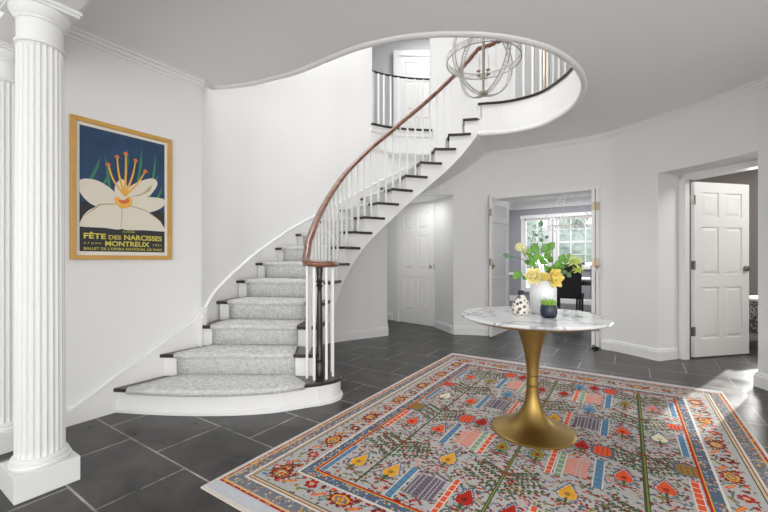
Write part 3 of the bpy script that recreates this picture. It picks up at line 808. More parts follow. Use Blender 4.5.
# landing balustrade and dark nosing round the well
LB = thing('landing_balustrade', 'white balusters standing on the dark curved edge of the upper landing', 'balustrade', (1.9, 3.8, FL2))
lp2 = [hole_out(p, -.0) for p in reversed(cseg(HOLE, 0.3, HN, 6))]
b = MB(); b.sweep(lp2, [(-.12, FL2-.02), (-.12, FL2+.006), (.018, FL2+.006), (.026, FL2-.007), (.018, FL2-.02)]); local(b.build('landing_nosing', M['darkwood']), LB)
acc = 0; prev = None
for p in reversed(cseg(HOLE, 4, HN, 24)):
    q = hole_out(p, .05)
    if prev is not None: acc += math.hypot(q[0]-prev[0], q[1]-prev[1])
    if acc >= .095: acc = 0; bal(LB, q[0], q[1], FL2, lz-.02, math.atan2(q[1]-prev[1], q[0]-prev[0]), .014)
    prev = q

# ------------------------------------------------------------------ column, pilaster and beam
def column(name, label, c, half=False):
    t = thing(name, label, 'column', (c[0], c[1], 0), ROTD, 'fluted columns')
    s = .122
    b = MB(); b.box(-s, s, -s, s, 0, .12); b.build('plinth', M['column'], t, bevel=.003)
    b = MB(); b.lathe([(.114, .12), (.119, .128), (.115, .138), (.106, .142), (.106, .147), (.109, .153), (.106, .159), (.097, .163)], seg=48); b.build('base_torus', M['column'], t, smooth='auto')
    # fluted shaft
    b = MB(); vs = []; fs = []; nf = 24; seg = nf*8; zs = [.163, .18, .195, 1.0, 2.11, 2.12, 2.13]
    for zi, z in enumerate(zs):
        r0 = .096-.007*(z/2.0)
        for k in range(seg):
            ph = (k % 8)/8.0; d = .0 if ph > .80 or ph == 0 else .009*math.sqrt(max(0, math.sin(PI*ph/.82)))
            if zi in (0, 6): d = 0
            a = 2*PI*k/seg; vs.append(((r0-d)*math.cos(a), (r0-d)*math.sin(a), z))
    for i in range(len(zs)-1):
        for k in range(seg): k2 = (k+1) % seg; fs.append((i*seg+k, i*seg+k2, (i+1)*seg+k2, (i+1)*seg+k))
    b.add(vs, fs); b.build('fluted_shaft', M['column'], t, smooth='auto')
    b = MB(); b.lathe([(.0885, 2.13), (.096, 2.135), (.096, 2.148), (.0885, 2.153), (.0885, 2.245), (.094, 2.248), (.094, 2.258), (.101, 2.266), (.113, 2.288), (.116, 2.298), (.116, 2.305)], seg=48)
    s = .121; b.box(-s, s, -s, s, 2.305, 2.32); s = .128; b.box(-s, s, -s, s, 2.32, 2.338)
    b.build('capital', M['column'], t, smooth='auto')
    return t
column('fluted_column', 'white fluted column on a square plinth at left foreground', (-1.69, 1.85))
column('fluted_column', 'white fluted column behind the foreground column, against the left wall', (-2.24, 2.225))
b = MB()
T = Matrix.Rotation(ROTD, 4, 'Z')
cb = (-1.69*N[0]+1.865*N[1])
for y0, y1, z0, z1 in ((-.10, .10, 2.339, CEIL), (-.112, .112, 2.42, 2.45), (-.14, .14, CEIL-.05, CEIL-.02), (-.16, .16, CEIL-.02, CEIL)):
    b.box(-3.25, -1.90 if False else 3.2, cb+y0, cb+y1, z0, z1, T)
struct(b.build('trim_10', M['trim']))

# ------------------------------------------------------------------ rug
def make_rug():
    Wd, Ln, st = 2.39, 3.107, .006
    nu, nv = int(Wd/st), int(Ln/st)
    U, V = np.meshgrid((np.arange(nu)+.5)*st, (np.arange(nv)+.5)*st)   # shape nv,nu
    rng = np.random.default_rng(3)
    hexc = {'bg': (180, 178, 176), 'cream': (216, 208, 198), 'kilim': (196, 199, 206), 'red': (172, 44, 34), 'dred': (118, 36, 34), 'or': (222, 92, 56), 'o': (222, 140, 116),
            'yel': (226, 164, 52), 'blue': (92, 134, 168), 'dblue': (84, 104, 126), 'green': (92, 112, 74), 'dg': (70, 88, 62), 'olive': (140, 136, 66), 'pur': (108, 90, 106),
            'brown': (122, 78, 52), 'gold': (150, 120, 64), 'pink': (214, 138, 132), 'slate': (118, 122, 128), 'tan': (206, 180, 150), 'lg': (130, 160, 130), 'cr': (226, 220, 190)}
    lin = {k: np.array([((c/255+.055)/1.055)**2.4 for c in v]) for k, v in hexc.items()}
    A = np.zeros((nv, nu, 3)); A[:] = lin['bg']
    def put(mask, c): A[mask] = lin[c]
    def win(u0, u1, v0, v1):
        a = max(0, int(u0/st)); bb = min(nu, int(u1/st)+2); c = max(0, int(v0/st)); d = min(nv, int(v1/st)+2)
        return slice(c, d), slice(a, bb)
    def rect(u0, u1, v0, v1, c):
        s = win(u0, u1, v0, v1); m = (U[s] >= u0) & (U[s] < u1) & (V[s] >= v0) & (V[s] < v1); A[s][m] = lin[c]
    def ell(u, v, ru, rv, c, rot=0):
        r = max(ru, rv); s = win(u-r, u+r, v-r, v+r); x = U[s]-u; y = V[s]-v
        if rot: x, y = x*math.cos(rot)+y*math.sin(rot), -x*math.sin(rot)+y*math.cos(rot)
        A[s][(x/ru)**2+(y/rv)**2 < 1] = lin[c]
    def line(u0, v0, u1, v1, w, c):
        s = win(min(u0, u1)-w, max(u0, u1)+w, min(v0, v1)-w, max(v0, v1)+w); x = U[s]; y = V[s]
        L2 = (u1-u0)**2+(v1-v0)**2; t = np.clip(((x-u0)*(u1-u0)+(y-v0)*(v1-v0))/L2, 0, 1)
        A[s][(x-u0-t*(u1-u0))**2+(y-v0-t*(v1-v0))**2 < (w/2)**2] = lin[c]
    def drop(u, v, c, k=1.0, edge='dblue'):
        for q, cc in ((1.28, edge), (1.08, 'cream'), (1.0, c)):
            r = .030*k*q
            ell(u-.011*k, v-.006*k, r*.82, r*1.15, cc); ell(u+.011*k, v-.006*k, r*.82, r*1.15, cc)
            s = win(u-.06, u+.06, v-.03, v+.1); x = np.abs(U[s]-u); y = V[s]-v
            A[s][(y > 0) & (y < .078*k*q) & (x < (.078*k*q-y)*.46)] = lin[cc]
        ell(u, v-.004, .012*k, .014*k, {'yel': 'gold', 'or': 'red', 'red': 'dred', 'olive': 'red', 'cr': 'tan', 'blue': 'dblue', 'pink': 'or'}.get(c, 'dred'))
        line(u, v-.035*k, u, v-.085*k, .014, 'dg'); line(u-.03, v-.06, u, v-.08, .010, 'green'); line(u+.03, v-.06, u, v-.08, .010, 'green')
        line(u-.035, v-.088, u+.035, v-.088, .010, 'red')
    # --- field speckle
    f0, f1, g0, g1 = .37, 2.03, .42, 2.69
    cols = ['dred', 'dred', 'brown', 'dg', 'green', 'dblue', 'red', 'pur', 'slate', 'pink', 'olive']
    for k in range(8200):
        u = rng.uniform(f0, f1); v = rng.uniform(g0, g1); c = cols[rng.integers(len(cols))]
        if rng.random() < .55: ell(u, v, .0075, .0075, c)
        else: a = rng.uniform(-1, 1); line(u, v, u+.022*math.cos(a), v+.022*math.sin(a), .0085, c)
    # --- trunks with leafy branches
    for ut in (.6, 1.2, 1.8):
        for v0 in (.86, 1.42, 2.02, 2.5):
            for k in range(4):
                for sg in (-1, 1):
                    L = .20-.02*k; vv = v0-.12+k*.055
                    line(ut, vv, ut+sg*L, vv+L*.55, .008, 'green')
                    for q in range(1, 8):
                        t = q/7.5; ell(ut+sg*L*t, vv+L*.55*t+.011, .010, .007, 'dg' if (q+k) % 3 else 'dred', sg*.6)
                        ell(ut+sg*L*t+.006, vv+L*.55*t-.013, .009, .007, 'dg' if (q+k) % 4 else 'dred', -sg*.6)
        line(ut, g0+.02, ut, g1-.02, .018, 'dg'); line(ut, g0+.02, ut, g1-.02, .006, 'olive')
        for v0 in (.90, 1.5, 2.06): rect(ut-.03, ut+.03, v0, v0+.03, 'brown')
    # --- blue bars, orange and green bars
    def bar(u, v0, v1, c, w=.036):
        rect(u-w/2-.006, u+w/2+.006, v0, v1, 'cream'); rect(u-w/2, u+w/2, v0, v1, c)
        q = v0+.03
        while q < v1: rect(u-w/2, u+w/2, q, q+.006, 'dblue' if c == 'blue' else 'cream'); q += .05
    def stripes(u, v, w, h, c1):
        n = 7; rect(u-w/2, u+w/2, v-h/2, v+h/2, 'bg')
        for k in range(n):
            uu = u-w/2+w*(k+.5)/n; rect(uu-.008, uu+.008, v-h/2, v+h/2-abs(k-n/2)*.008, c1)
        for q in range(8): vv = v-h/2+h*(q+.5)/8; rect(u-w/2, u+w/2, vv-.003, vv+.003, 'bg' if c1 != 'pur' else 'slate')
        line(u-w/2, v+h/2, u, v+h/2+.03, .014, c1); line(u+w/2, v+h/2, u, v+h/2+.03, .014, c1)
    def octo(u, v, c, k=1.0):
        for q, cc in ((1.2, 'dblue'), (1.0, c)):
            s = win(u-.08, u+.08, v-.09, v+.09); x = np.abs(U[s]-u); y = np.abs(V[s]-v)
            A[s][(x < .048*q*k) & (y < .060*q*k) & (x+y < .084*q*k)] = lin[cc]
        for a in (-.024, 0, .024):
            for c2 in (-.034, -.012, .012, .034): ell(u+a*k, v+c2*k, .0055, .0065, 'dred' if c != 'gold' else 'brown')
    for uc, m in ((.9, 1), (1.5, -1)):
        ud = lambda x: uc+m*(x-.9)
        for (v0, stc, dc, oc) in ((.60, 'pur', 'yel', None), (1.19, 'o', 'red', 'or'), (1.83, 'pur', 'blue', None), (2.35, 'o', 'red', 'or')):
            stripes(ud(.905), v0-.01, .12 if stc == 'o' else .15, .20, stc)
            bar(ud(.795), v0-.17, v0+.11 if oc is None else v0+.13, 'blue')
            bar(ud(1.02), v0-.16, v0+.12, 'or', .026)
            if stc == 'o': bar(ud(.975), v0-.16, v0+.12, 'lg', .03)
            if oc: octo(ud(.795), v0+.25, oc)
    for (u, v, c) in ((.9, .88, 'yel'), (1.49, .90, 'yel'), (.9, 1.44, 'red'), (1.5, 1.45, 'red'), (.91, 2.06, 'blue'), (1.49, 2.07, 'blue'), (.91, 2.59, 'red'), (1.49, 2.61, 'red'), (1.38, 2.58, 'blue'), (1.02, 2.58, 'blue'),
                      (.5, .60, 'yel'), (.7, .61, 'yel'), (1.1, .60, 'red'), (1.3, .60, 'red'), (1.7, .60, 'or'), (1.9, .60, 'or'),
                      (.5, 1.20, 'or'), (.7, 1.19, 'or'), (1.11, 1.18, 'olive'), (1.3, 1.20, 'olive'), (1.71, 1.20, 'or'), (1.88, 1.19, 'or'),
                      (.5, 1.76, 'cr'), (.71, 1.76, 'or'), (1.1, 1.78, 'yel'), (1.3, 1.78, 'yel'), (1.70, 1.79, 'or'), (1.89, 1.80, 'cr'),
                      (.5, 2.34, 'or'), (.69, 2.33, 'olive'), (1.12, 2.33, 'red'), (1.29, 2.33, 'red'), (1.71, 2.35, 'olive'), (1.88, 2.34, 'pink')):
        drop(u, v, c, 1.12)
    for u in (.395, 2.0):
        for v0, c in ((.42, 'blue'), (1.05, 'or'), (1.62, 'blue'), (2.25, 'blue')):
            bar(u, v0, v0+.30, c, .03)
        octo(u+(.015 if u < 1 else -.015), 1.45, 'gold'); octo(u+(.015 if u < 1 else -.015), 2.05, 'or', .8)
    for u in (1.2,):
        for v in (.46,): line(u-.1, v, u+.1, v, .012, 'red')
    # --- borders (distance from the outer edge of the woven pattern)
    eu = np.minimum(U, Wd-U); ev = np.minimum(V-.065, Ln-.05-V); e = np.minimum(eu, ev)
    def band(a, c, col): put((e >= a) & (e < c), col)
    inside = (U > f0) & (U < f1) & (V > g0) & (V < g1)
    put(~inside, 'bg')
    put(~inside & (e < .335), 'bg')
    # main border florals along centre lines
    def floral(u, v, hor, k, i):
        r = lambda a, c2: (u+(a if hor else c2), v+(c2 if hor else a))
        def E(a, c2, ra, rc, col): p = r(a, c2); ell(p[0], p[1], ra if hor else rc, rc if hor else ra, col)
        def Ln_(a0, c0, a1, c1, w, col): line(*r(a0, c0), *r(a1, c1), w, col)
        kind = i % 4; alt = i % 8
        if kind == 0:
            for n in range(10):
                a = n*.628; E(.052*math.cos(a), .040*math.sin(a), .013, .013, 'red' if n % 2 else 'dred')
            E(0, 0, .052, .038, 'dred'); E(0, 0, .046, .032, 'yel' if alt else 'gold'); E(0, 0, .030, .022, 'slate' if alt else 'tan'); E(0, 0, .018, .014, 'yel')
            for a in (-.03, 0, .03): E(a, 0, .005, .012, 'red')
            for sa in (-1, 1):
                Ln_(sa*.062, 0, sa*.085, .03, .008, 'dred'); Ln_(sa*.062, 0, sa*.085, -.03, .008, 'dg'); E(sa*.078, .045, .012, .010, 'or'); E(sa*.075, -.048, .010, .010, 'blue')
        elif kind == 2:
            for n in range(6): E(.024*math.cos(n*1.047), .018+.024*math.sin(n*1.047), .012, .012, 'red' if alt == 2 else 'dred')
            E(0, .018, .009, .009, 'yel'); Ln_(-.04, -.04, .04, -.02, .008, 'dg'); E(-.03, -.045, .014, .009, 'olive'); E(.03, -.035, .012, .008, 'dred'); Ln_(-.045, .05, .0, .055, .008, 'brown')
        else:
            Ln_(-.035, -.04, .01, -.005, .018, 'or'); Ln_(-.03, -.036, .006, -.008, .006, 'yel'); E(-.03, .03, .012, .016, 'dred'); E(.04, -.03, .010, .012, 'olive'); E(.03, .04, .016, .009, 'red'); Ln_(0, .01, .035, .03, .007, 'dg'); Ln_(-.04, .01, -.01, .045, .006, 'brown')
    m0 = .225
    i = 0; v = .42
    for uu in (m0, Wd-m0):
        i = 0; v = .32
        while v < Ln-.30: floral(uu, v, False, 1.0, i); v += .098; i += 1
    for vv in (m0+.065, Ln-.05-m0+.02):
        i = 0; u = m0+.01
        while u < Wd-m0+.02: floral(u, vv, True, 1.0, i); u += .098; i += 1
    # vine speckle in the main border
    for k in range(3600):
        u = rng.uniform(.12, Wd-.12); v = rng.uniform(.2, Ln-.16); ee = min(min(u, Wd-u), min(v-.065, Ln-.05-v))
        if .14 < ee < .30: ell(u, v, .007, .006, cols[rng.integers(len(cols))])
    # guard bands
    band(0, .022, 'kilim'); band(.022, .034, 'red'); band(.034, .046, 'tan'); band(.046, .105, 'slate'); band(.105, .118, 'cream'); band(.118, .124, 'brown'); band(.124, .132, 'tan'); band(.132, .138, 'dg')
    band(.296, .302, 'dg'); band(.302, .316, 'tan'); band(.316, .322, 'brown')
    ef = np.minimum(np.minimum(U-f0, f1-U), np.minimum(V-g0, g1-V))     # field edge guards
    def fband(a, c, col): put((ef >= -c) & (ef < -a), col)
    fband(.0, .010, 'red'); fband(.010, .016, 'yel'); fband(.016, .066, 'dblue'); fband(.066, .076, 'cream')
    # dotted detail in the guards
    for k in range(26000):
        u = rng.uniform(0, Wd); v = rng.uniform(.05, Ln-.04); ee = min(min(u, Wd-u), min(v-.065, Ln-.05-v)); ff = min(min(u-f0, f1-u), min(v-g0, g1-v))
        if .05 < ee < .10 or -.062 < ff < -.020:
            c = ['bg', 'blue', 'tan', 'dblue', 'slate', 'tan', 'red', 'yel', 'tan', 'brown', 'bg'][rng.integers(11)]; ell(u, v, .0055, .0055, c)
        elif .024 < ee < .045 and rng.random() < .8: ell(u, v, .005, .005, 'yel')
    # plain woven ends
    put(V < .065, 'kilim'); put(V < .018, 'cream'); put(V > Ln-.05, 'kilim'); put(V > Ln-.015, 'cream'); put((eu < .012), 'cream')
    A *= (1+.16*(rng.random((nv, nu, 1))-.5))
    A = np.clip(A, 0, 1)
    # mesh
    gu, gv = np.meshgrid(np.arange(nu+1)*st, np.arange(nv+1)*st)
    co = np.zeros(((nu+1)*(nv+1), 3), dtype=np.float32); co[:, 0] = gu.ravel(); co[:, 1] = gv.ravel(); co[:, 2] = .008
    idx = np.arange((nu+1)*(nv+1)).reshape(nv+1, nu+1)
    F = np.stack([idx[:-1, :-1], idx[:-1, 1:], idx[1:, 1:], idx[1:, :-1]], -1).reshape(-1, 4)
    me = bpy.data.meshes.new('rug')
    nb = co.shape[0]; W2, L2 = nu*st, nv*st
    skirt = np.array([(0, 0, .0005), (W2, 0, .0005), (W2, L2, .0005), (0, L2, .0005)], dtype=np.float32)
    co = np.vstack([co, skirt]); c4 = [idx[0, 0], idx[0, -1], idx[-1, -1], idx[-1, 0]]
    faces = F.tolist()+[[nb+3, nb+2, nb+1, nb]]
    edges_poly = [list(idx[0, ::-1])+[nb, nb+1], list(idx[::-1, -1])+[nb+1, nb+2], list(idx[-1, :])+[nb+2, nb+3], list(idx[:, 0])+[nb+3, nb]]
    faces += [[int(x) for x in pth] for pth in edges_poly]
    me.from_pydata(co.tolist(), [], faces); me.update()
    ca = me.color_attributes.new('Col', 'FLOAT_COLOR', 'CORNER')
    C = np.ones((len(me.loops), 4), dtype=np.float32); C[:, :3] = lin['cream']
    C[:nu*nv*4, :3] = np.repeat(A.reshape(-1, 3), 4, axis=0)
    ca.data.foreach_set('color', C.ravel())
    me.materials.append(M['rug'])
    o = bpy.data.objects.new('rug', me); COL.objects.link(o)
    o.location = (-.882, 1.809, 0.001); o.rotation_euler = (0, 0, math.atan2(-.5426, .84))
    return tag(o, 'large patterned wool rug with rows of trees and hearts on the slate floor', 'rug')
make_rug()

# ------------------------------------------------------------------ table
TC = (.951, 2.41)
RUGZ = .0095
t = thing('pedestal_table', 'round marble topped table on a brass trumpet pedestal standing on the rug', 'table', (TC[0], TC[1], RUGZ))
b = MB(); b.lathe([(.40, .716), (.435, .718), (.446, .724), (.449, .732), (.445, .738), (.43, .7385)], seg=96); b.build('tabletop', M['marble'], t, smooth='auto')
b = MB(); b.lathe([(.09, .66), (.16, .672), (.27, .684), (.355, .694), (.395, .704), (.40, .716), (.39, .7162)], seg=72); b.build('apron_dish', M['brass'], t, smooth='auto')
b = MB()
prof = [(.252, 0), (.254, .005), (.250, .010), (.235, .016), (.20, .026), (.15, .045), (.11, .072), (.078, .11), (.056, .155), (.043, .205), (.037, .25), (.0365, .285), (.040, .288), (.040, .293), (.036, .296), (.035, .345), (.039, .348), (.039, .353), (.035, .356),
        (.036, .39), (.042, .45), (.054, .52), (.070, .58), (.085, .63), (.097, .675), (.097, .68)]
b.lathe(prof, seg=64); b.build('trumpet_pedestal', M['brass'], t, smooth='auto')
TZ = RUGZ+.7385

# ------------------------------------------------------------------ things on the table
def tp(x, yb):   # table-top point for a contact pixel of the survey
    Y = (1.10-TZ)*376/(yb-260); return ((x-384)*Y/376, Y)
V0 = (1.053, 2.49)
t = thing('tall_vase', 'tall white ceramic vase holding the yellow flowers', 'vase', (*V0, TZ))
b = MB(); b.lathe([(.068, 0), (.076, .006), (.081, .05), (.084, .12), (.084, .16), (.078, .188), (.064, .206), (.060, .218), (.055, .216), (.054, .20), (.07, .17), (.07, .06), (.01, .05)], seg=40)
b.build('vase_body', M['ceramic'], t, smooth='auto')
SV = (.885, 2.43)
t = thing('spotted_bottle', 'small cream bottle vase with dark spots and a black neck', 'bottle', (*SV, TZ))
b = MB(); b.lathe([(.048, 0), (.054, .006), (.055, .05), (.046, .09), (.026, .118), (.018, .128)], seg=28); b.build('bottle_body', M['spots'], t, smooth='auto')
b = MB(); b.lathe([(.018, .128), (.019, .132), (.016, .150), (.019, .156), (.006, .158)], seg=20); b.build('neck', M['black'], t, smooth='auto')
SP = (1.012, 2.31)
t = thing('plant_pot', 'small navy blue glazed pot holding a succulent', 'pot', (*SP, TZ))
b = MB(); b.lathe([(.034, 0), (.044, .006), (.050, .035), (.048, .062), (.043, .078), (.038, .076), (.036, .05), (.002, .048)], seg=32); b.build('pot_body', M['navy'], t, smooth='auto')
t = thing('succulent', 'bright green succulent growing in the navy pot', 'plant', (*SP, TZ+.05))
b = MB()
for k in range(34):
    a = k*2.4; r = .006+.030*math.sqrt(k/34); L = .045-.015*k/34
    base_ = Vector((r*math.cos(a)*.7, r*math.sin(a)*.7, .015)); tip = Vector((r*math.cos(a)*1.5, r*math.sin(a)*1.5, .02+L))
    b.tube([base_, lerp(base_, tip, .5), tip], [.005, .0065, .001], 5)
b.build('succulent_leaves', M['succulent'], t, smooth=True)
for (x, y, lab) in ((1.165, 2.40, 'small clear glass votive nearest the white vase'), (1.225, 2.37, 'small clear glass votive right of the other one')):
    t = thing('glass_votive', lab, 'glass', (x, y, TZ), group='glass votives on the table')
    b = MB(); b.lathe([(.016, 0), (.020, .004), (.021, .02), (.017, .034), (.015, .034), (.018, .02), (.015, .008), (.001, .007)], seg=20); b.build('glass_body', M['crystal'], t, smooth=True)

# flowers: positions relative to the vase mouth
VM = Vector((V0[0], V0[1], TZ+.20))
sc = .00664
def fp(x, y, dy=0):
    Y = V0[1]+dy; return Vector(((x-384)*Y/376, Y, 1.10+(260-y)*Y/376))
def stem(b, p, bend=.03, r=.0028):
    a = VM+Vector((random.uniform(-.02, .02), random.uniform(-.02, .02), -.10)); m_ = VM+Vector(((p.x-VM.x)*.15, (p.y-VM.y)*.15, .01))
    b.tube([a, m_, lerp(m_, p, .5)+Vector((0, 0, bend)) if False else tuple(Vector(lerp(m_, p, .55))+Vector((0, 0, bend))), tuple(p)], r, 6)
def petal(b, c, nrm, up, w, l, cup):
    n = Vector(nrm).normalized(); u = Vector(up).normalized(); s = n.cross(u).normalized(); vs = []; fs = []
    R_, Cc = 6, 5
    for i in range(R_):
        t = i/(R_-1); ww = w*math.sin(PI*min(.97, (t*.85+.12)))
        for j in range(Cc):
            q = (j/(Cc-1)-.5)*2; p = Vector(c)+u*(l*t)+s*(ww*q*.5)+n*(cup*(q*q)*.5*w+cup*l*t*t*.6); vs.append(tuple(p))
    for i in range(R_-1):
        for j in range(Cc-1): fs.append((i*Cc+j, i*Cc+j+1, (i+1)*Cc+j+1, (i+1)*Cc+j))
    b.add(vs, fs)
def rose(x, y, r, lab, dy=-.03, axis=(-.2, -1, .15), m='yellow'):
    c = fp(x, y, dy); t = thing('rose', lab, 'flower', VM-Vector((0, 0, .0)), group='roses in the white vase')
    ax = Vector(axis).normalized(); tmp = Vector((0, 0, 1)); e1 = ax.cross(tmp).normalized(); e2 = ax.cross(e1)
    b = MB()
    for ring, (rr, n, tilt, k) in enumerate(((.25, 3, .95, .7), (.5, 4, .8, .9), (.8, 5, .55, 1.05), (1.0, 6, .3, 1.1))):
        for q in range(n):
            a = 2*PI*q/n+ring*.7; rad = e1*math.cos(a)+e2*math.sin(a)
            up = (ax*tilt+rad*(1-tilt)).normalized(); nr = (-rad*tilt+ax*(1-tilt))
            petal(b, c-ax*r*.6+rad*(r*rr*.38), nr, up, r*1.1*k, r*1.15*k, .35)
    b.sphere(tuple(c-ax*r*.45), r*.42, 10, 8)
    o = b.build('bloom', M[m], smooth=True, fix=False); o.parent = t; o.location = -t.location
    md = o.modifiers.new('th', 'SOLIDIFY'); md.thickness = .0012
    b = MB(); stem(b, c-ax*r*.7, .0); o = b.build('stem', M['stem'], smooth=True); o.parent = t; o.location = -t.location
rose(534, 276, .043, 'pale yellow rose on the left of the white vase mouth', -.05, (-.35, -1, .25), 'soft_yellow')
rose(555.5, 278, .048, 'largest bright yellow rose leaning right over the vase rim', -.07, (.45, -1, .1))
rose(545, 276.5, .022, 'small tight yellow rosebud between the two open roses', -.075, (0, -1, .2))
def cluster(x, y, r, lab, m, name, dy=0):
    c = fp(x, y, dy); t = thing(name, lab, 'flower', VM, group='pale flower clusters in the bouquet')
    b = MB()
    for k in range(46):
        th_ = math.acos(1-2*(k+.5)/46); ph = k*2.4; v = Vector((math.sin(th_)*math.cos(ph), math.sin(th_)*math.sin(ph), math.cos(th_)*.85))
        p = c+v*r; t1 = v.cross(Vector((.3, .2, 1))).normalized(); t2 = v.cross(t1)
        for q in range(4):
            a = q*PI/2+k; d_ = t1*math.cos(a)+t2*math.sin(a); petal(b, p, v, d_+v*.35, r*.36, r*.36, .3)
    b.sphere(tuple(c), r*.75, 12, 8)
    o = b.build('bloom', M[m], smooth=True, fix=False); o.parent = t; o.location = -t.location
    b = MB(); stem(b, c, .0); o = b.build('stem', M['stem'], smooth=True); o.parent = t; o.location = -t.location
cluster(520, 247, .026, 'pale cream flower cluster at the upper left of the bouquet', 'pale', 'hydrangea')
cluster(527, 252, .022, 'pale cream flower cluster just right of the leftmost one', 'pale', 'hydrangea', .02)
def lily(x, y, r, lab, dy=0):
    c = fp(x, y, dy); t = thing('lime_blossom', lab, 'flower', VM, group='lime blossoms in the bouquet')
    b = MB()
    for k in range(26):
        a = k*2.4; e = -.5+1.4*((k*7) % 26)/26; v = Vector((math.cos(a)*math.cos(e), math.sin(a)*math.cos(e)-.2, math.sin(e))).normalized()
        n = v.cross(Vector((0, 1, .3))).normalized(); petal(b, c, n, v, r*.34, r*1.05, .25)
    o = b.build('bloom', M['lime'], smooth=True, fix=False); o.parent = t; o.location = -t.location
    b = MB(); stem(b, c, .01); o = b.build('stem', M['stem'], smooth=True); o.parent = t; o.location = -t.location
lily(574, 262, .052, 'spiky lime yellow blossom at the right of the bouquet', -.02)
lily(578, 270, .040, 'lime yellow blossom drooping lowest at the right edge', .02)
def leaf_branch(pts, leaves, lab, m='leaf', dy=0, round_=True):
    t = thing('leafy_branch', lab, 'branch', VM, group='leafy branches in the bouquet')
    P3 = [fp(x, y, dy) for x, y in pts]; b = MB(); a = VM+Vector((0, 0, -.08))
    b.tube([tuple(a), tuple(VM+(P3[0]-VM)*.3)]+[tuple(p) for p in P3], .002, 5)
    o = b.build('stem', M['stem'], smooth=True); o.parent = t; o.location = -t.location
    b = MB()
    for (x, y, r, a) in leaves:
        c = fp(x, y, dy+random.uniform(-.04, .02)); v = Vector((math.cos(a), random.uniform(-.25, .25), math.sin(a))); n = Vector((random.uniform(-.45, .45), -1, random.uniform(-.3, .5)))
        petal(b, c-v*r, n, v, r*1.75 if round_ else r*.8, r*2.1, random.uniform(-.15, .15))
    o = b.build('leaves', M[m], smooth=True, fix=False); o.parent = t; o.location = -t.location
    md = o.modifiers.new('th', 'SOLIDIFY'); md.thickness = .0008
leaf_branch([(541, 262), (543, 240), (541, 226)], [(541, 223.5, .020, 1.6), (536, 235, .012, 2.6), (547, 237, .012, .6), (541, 240, .013, 1.9)], 'tallest eucalyptus sprig with one round leaf at its top', 'leaf_dark')
leaf_branch([(530, 262), (518, 258), (508, 256)], [(506, 255.5, .018, 3.1), (511, 257, .013, -.2)], 'thin sprig reaching out left in front of the glazed door', 'leaf_dark')
leaf_branch([(535, 278), (525, 278), (520, 275)], [(518, 274, .028, 2.9), (525, 277.5, .020, -.6), (515, 277, .018, 3.2)], 'low green leaves sticking out left of the pale rose', 'leaf')
leaf_branch([(538, 265), (530, 252), (526, 246)], [(535, 248, .032, 1.7), (529, 255, .024, 2.4), (533, 260, .027, .3), (527, 262, .018, 2.8), (537, 256, .026, 1.2), (530, 250, .016, 2), (532, 264, .025, -.4), (536, 269, .020, .5)], 'broad green leaves above the pale yellow rose', 'leaf')
leaf_branch([(545, 265), (547, 250), (550, 243)], [(545, 248, .028, 1.3), (551, 246, .030, .9), (547, 256, .026, .2), (543, 262, .026, -.5), (550, 259, .024, 2.4), (549, 252, .02, 1), (541, 258, .02, 2.2)], 'upright green leaves at the centre of the bouquet', 'leaf', .02)
leaf_branch([(550, 268), (558, 262), (564, 258)], [(558, 264, .028, .4), (562, 258, .026, 1.0), (566, 261, .022, -.2), (554, 268, .026, -.3), (549, 270, .026, .8), (562, 266, .022, -.4), (569, 256, .018, .5), (546, 268, .024, 2.2)], 'green leaves spreading right behind the bright yellow rose', 'leaf', -.01)
leaf_branch([(553, 275), (562, 272), (568, 273)], [(569, 275, .020, -.7), (564, 272, .018, .2)], 'dark green leaf hanging right of the bright yellow rose', 'leaf_dark', .02)
leaf_branch([(536, 260), (531, 245), (534, 233)], [(533, 232, .013, 2.3), (529, 238, .012, 2.8), (540, 231, .012, .7), (537, 244, .012, 1.2)], 'fine eucalyptus sprig left of the tallest one', 'leaf_dark', .04, False)

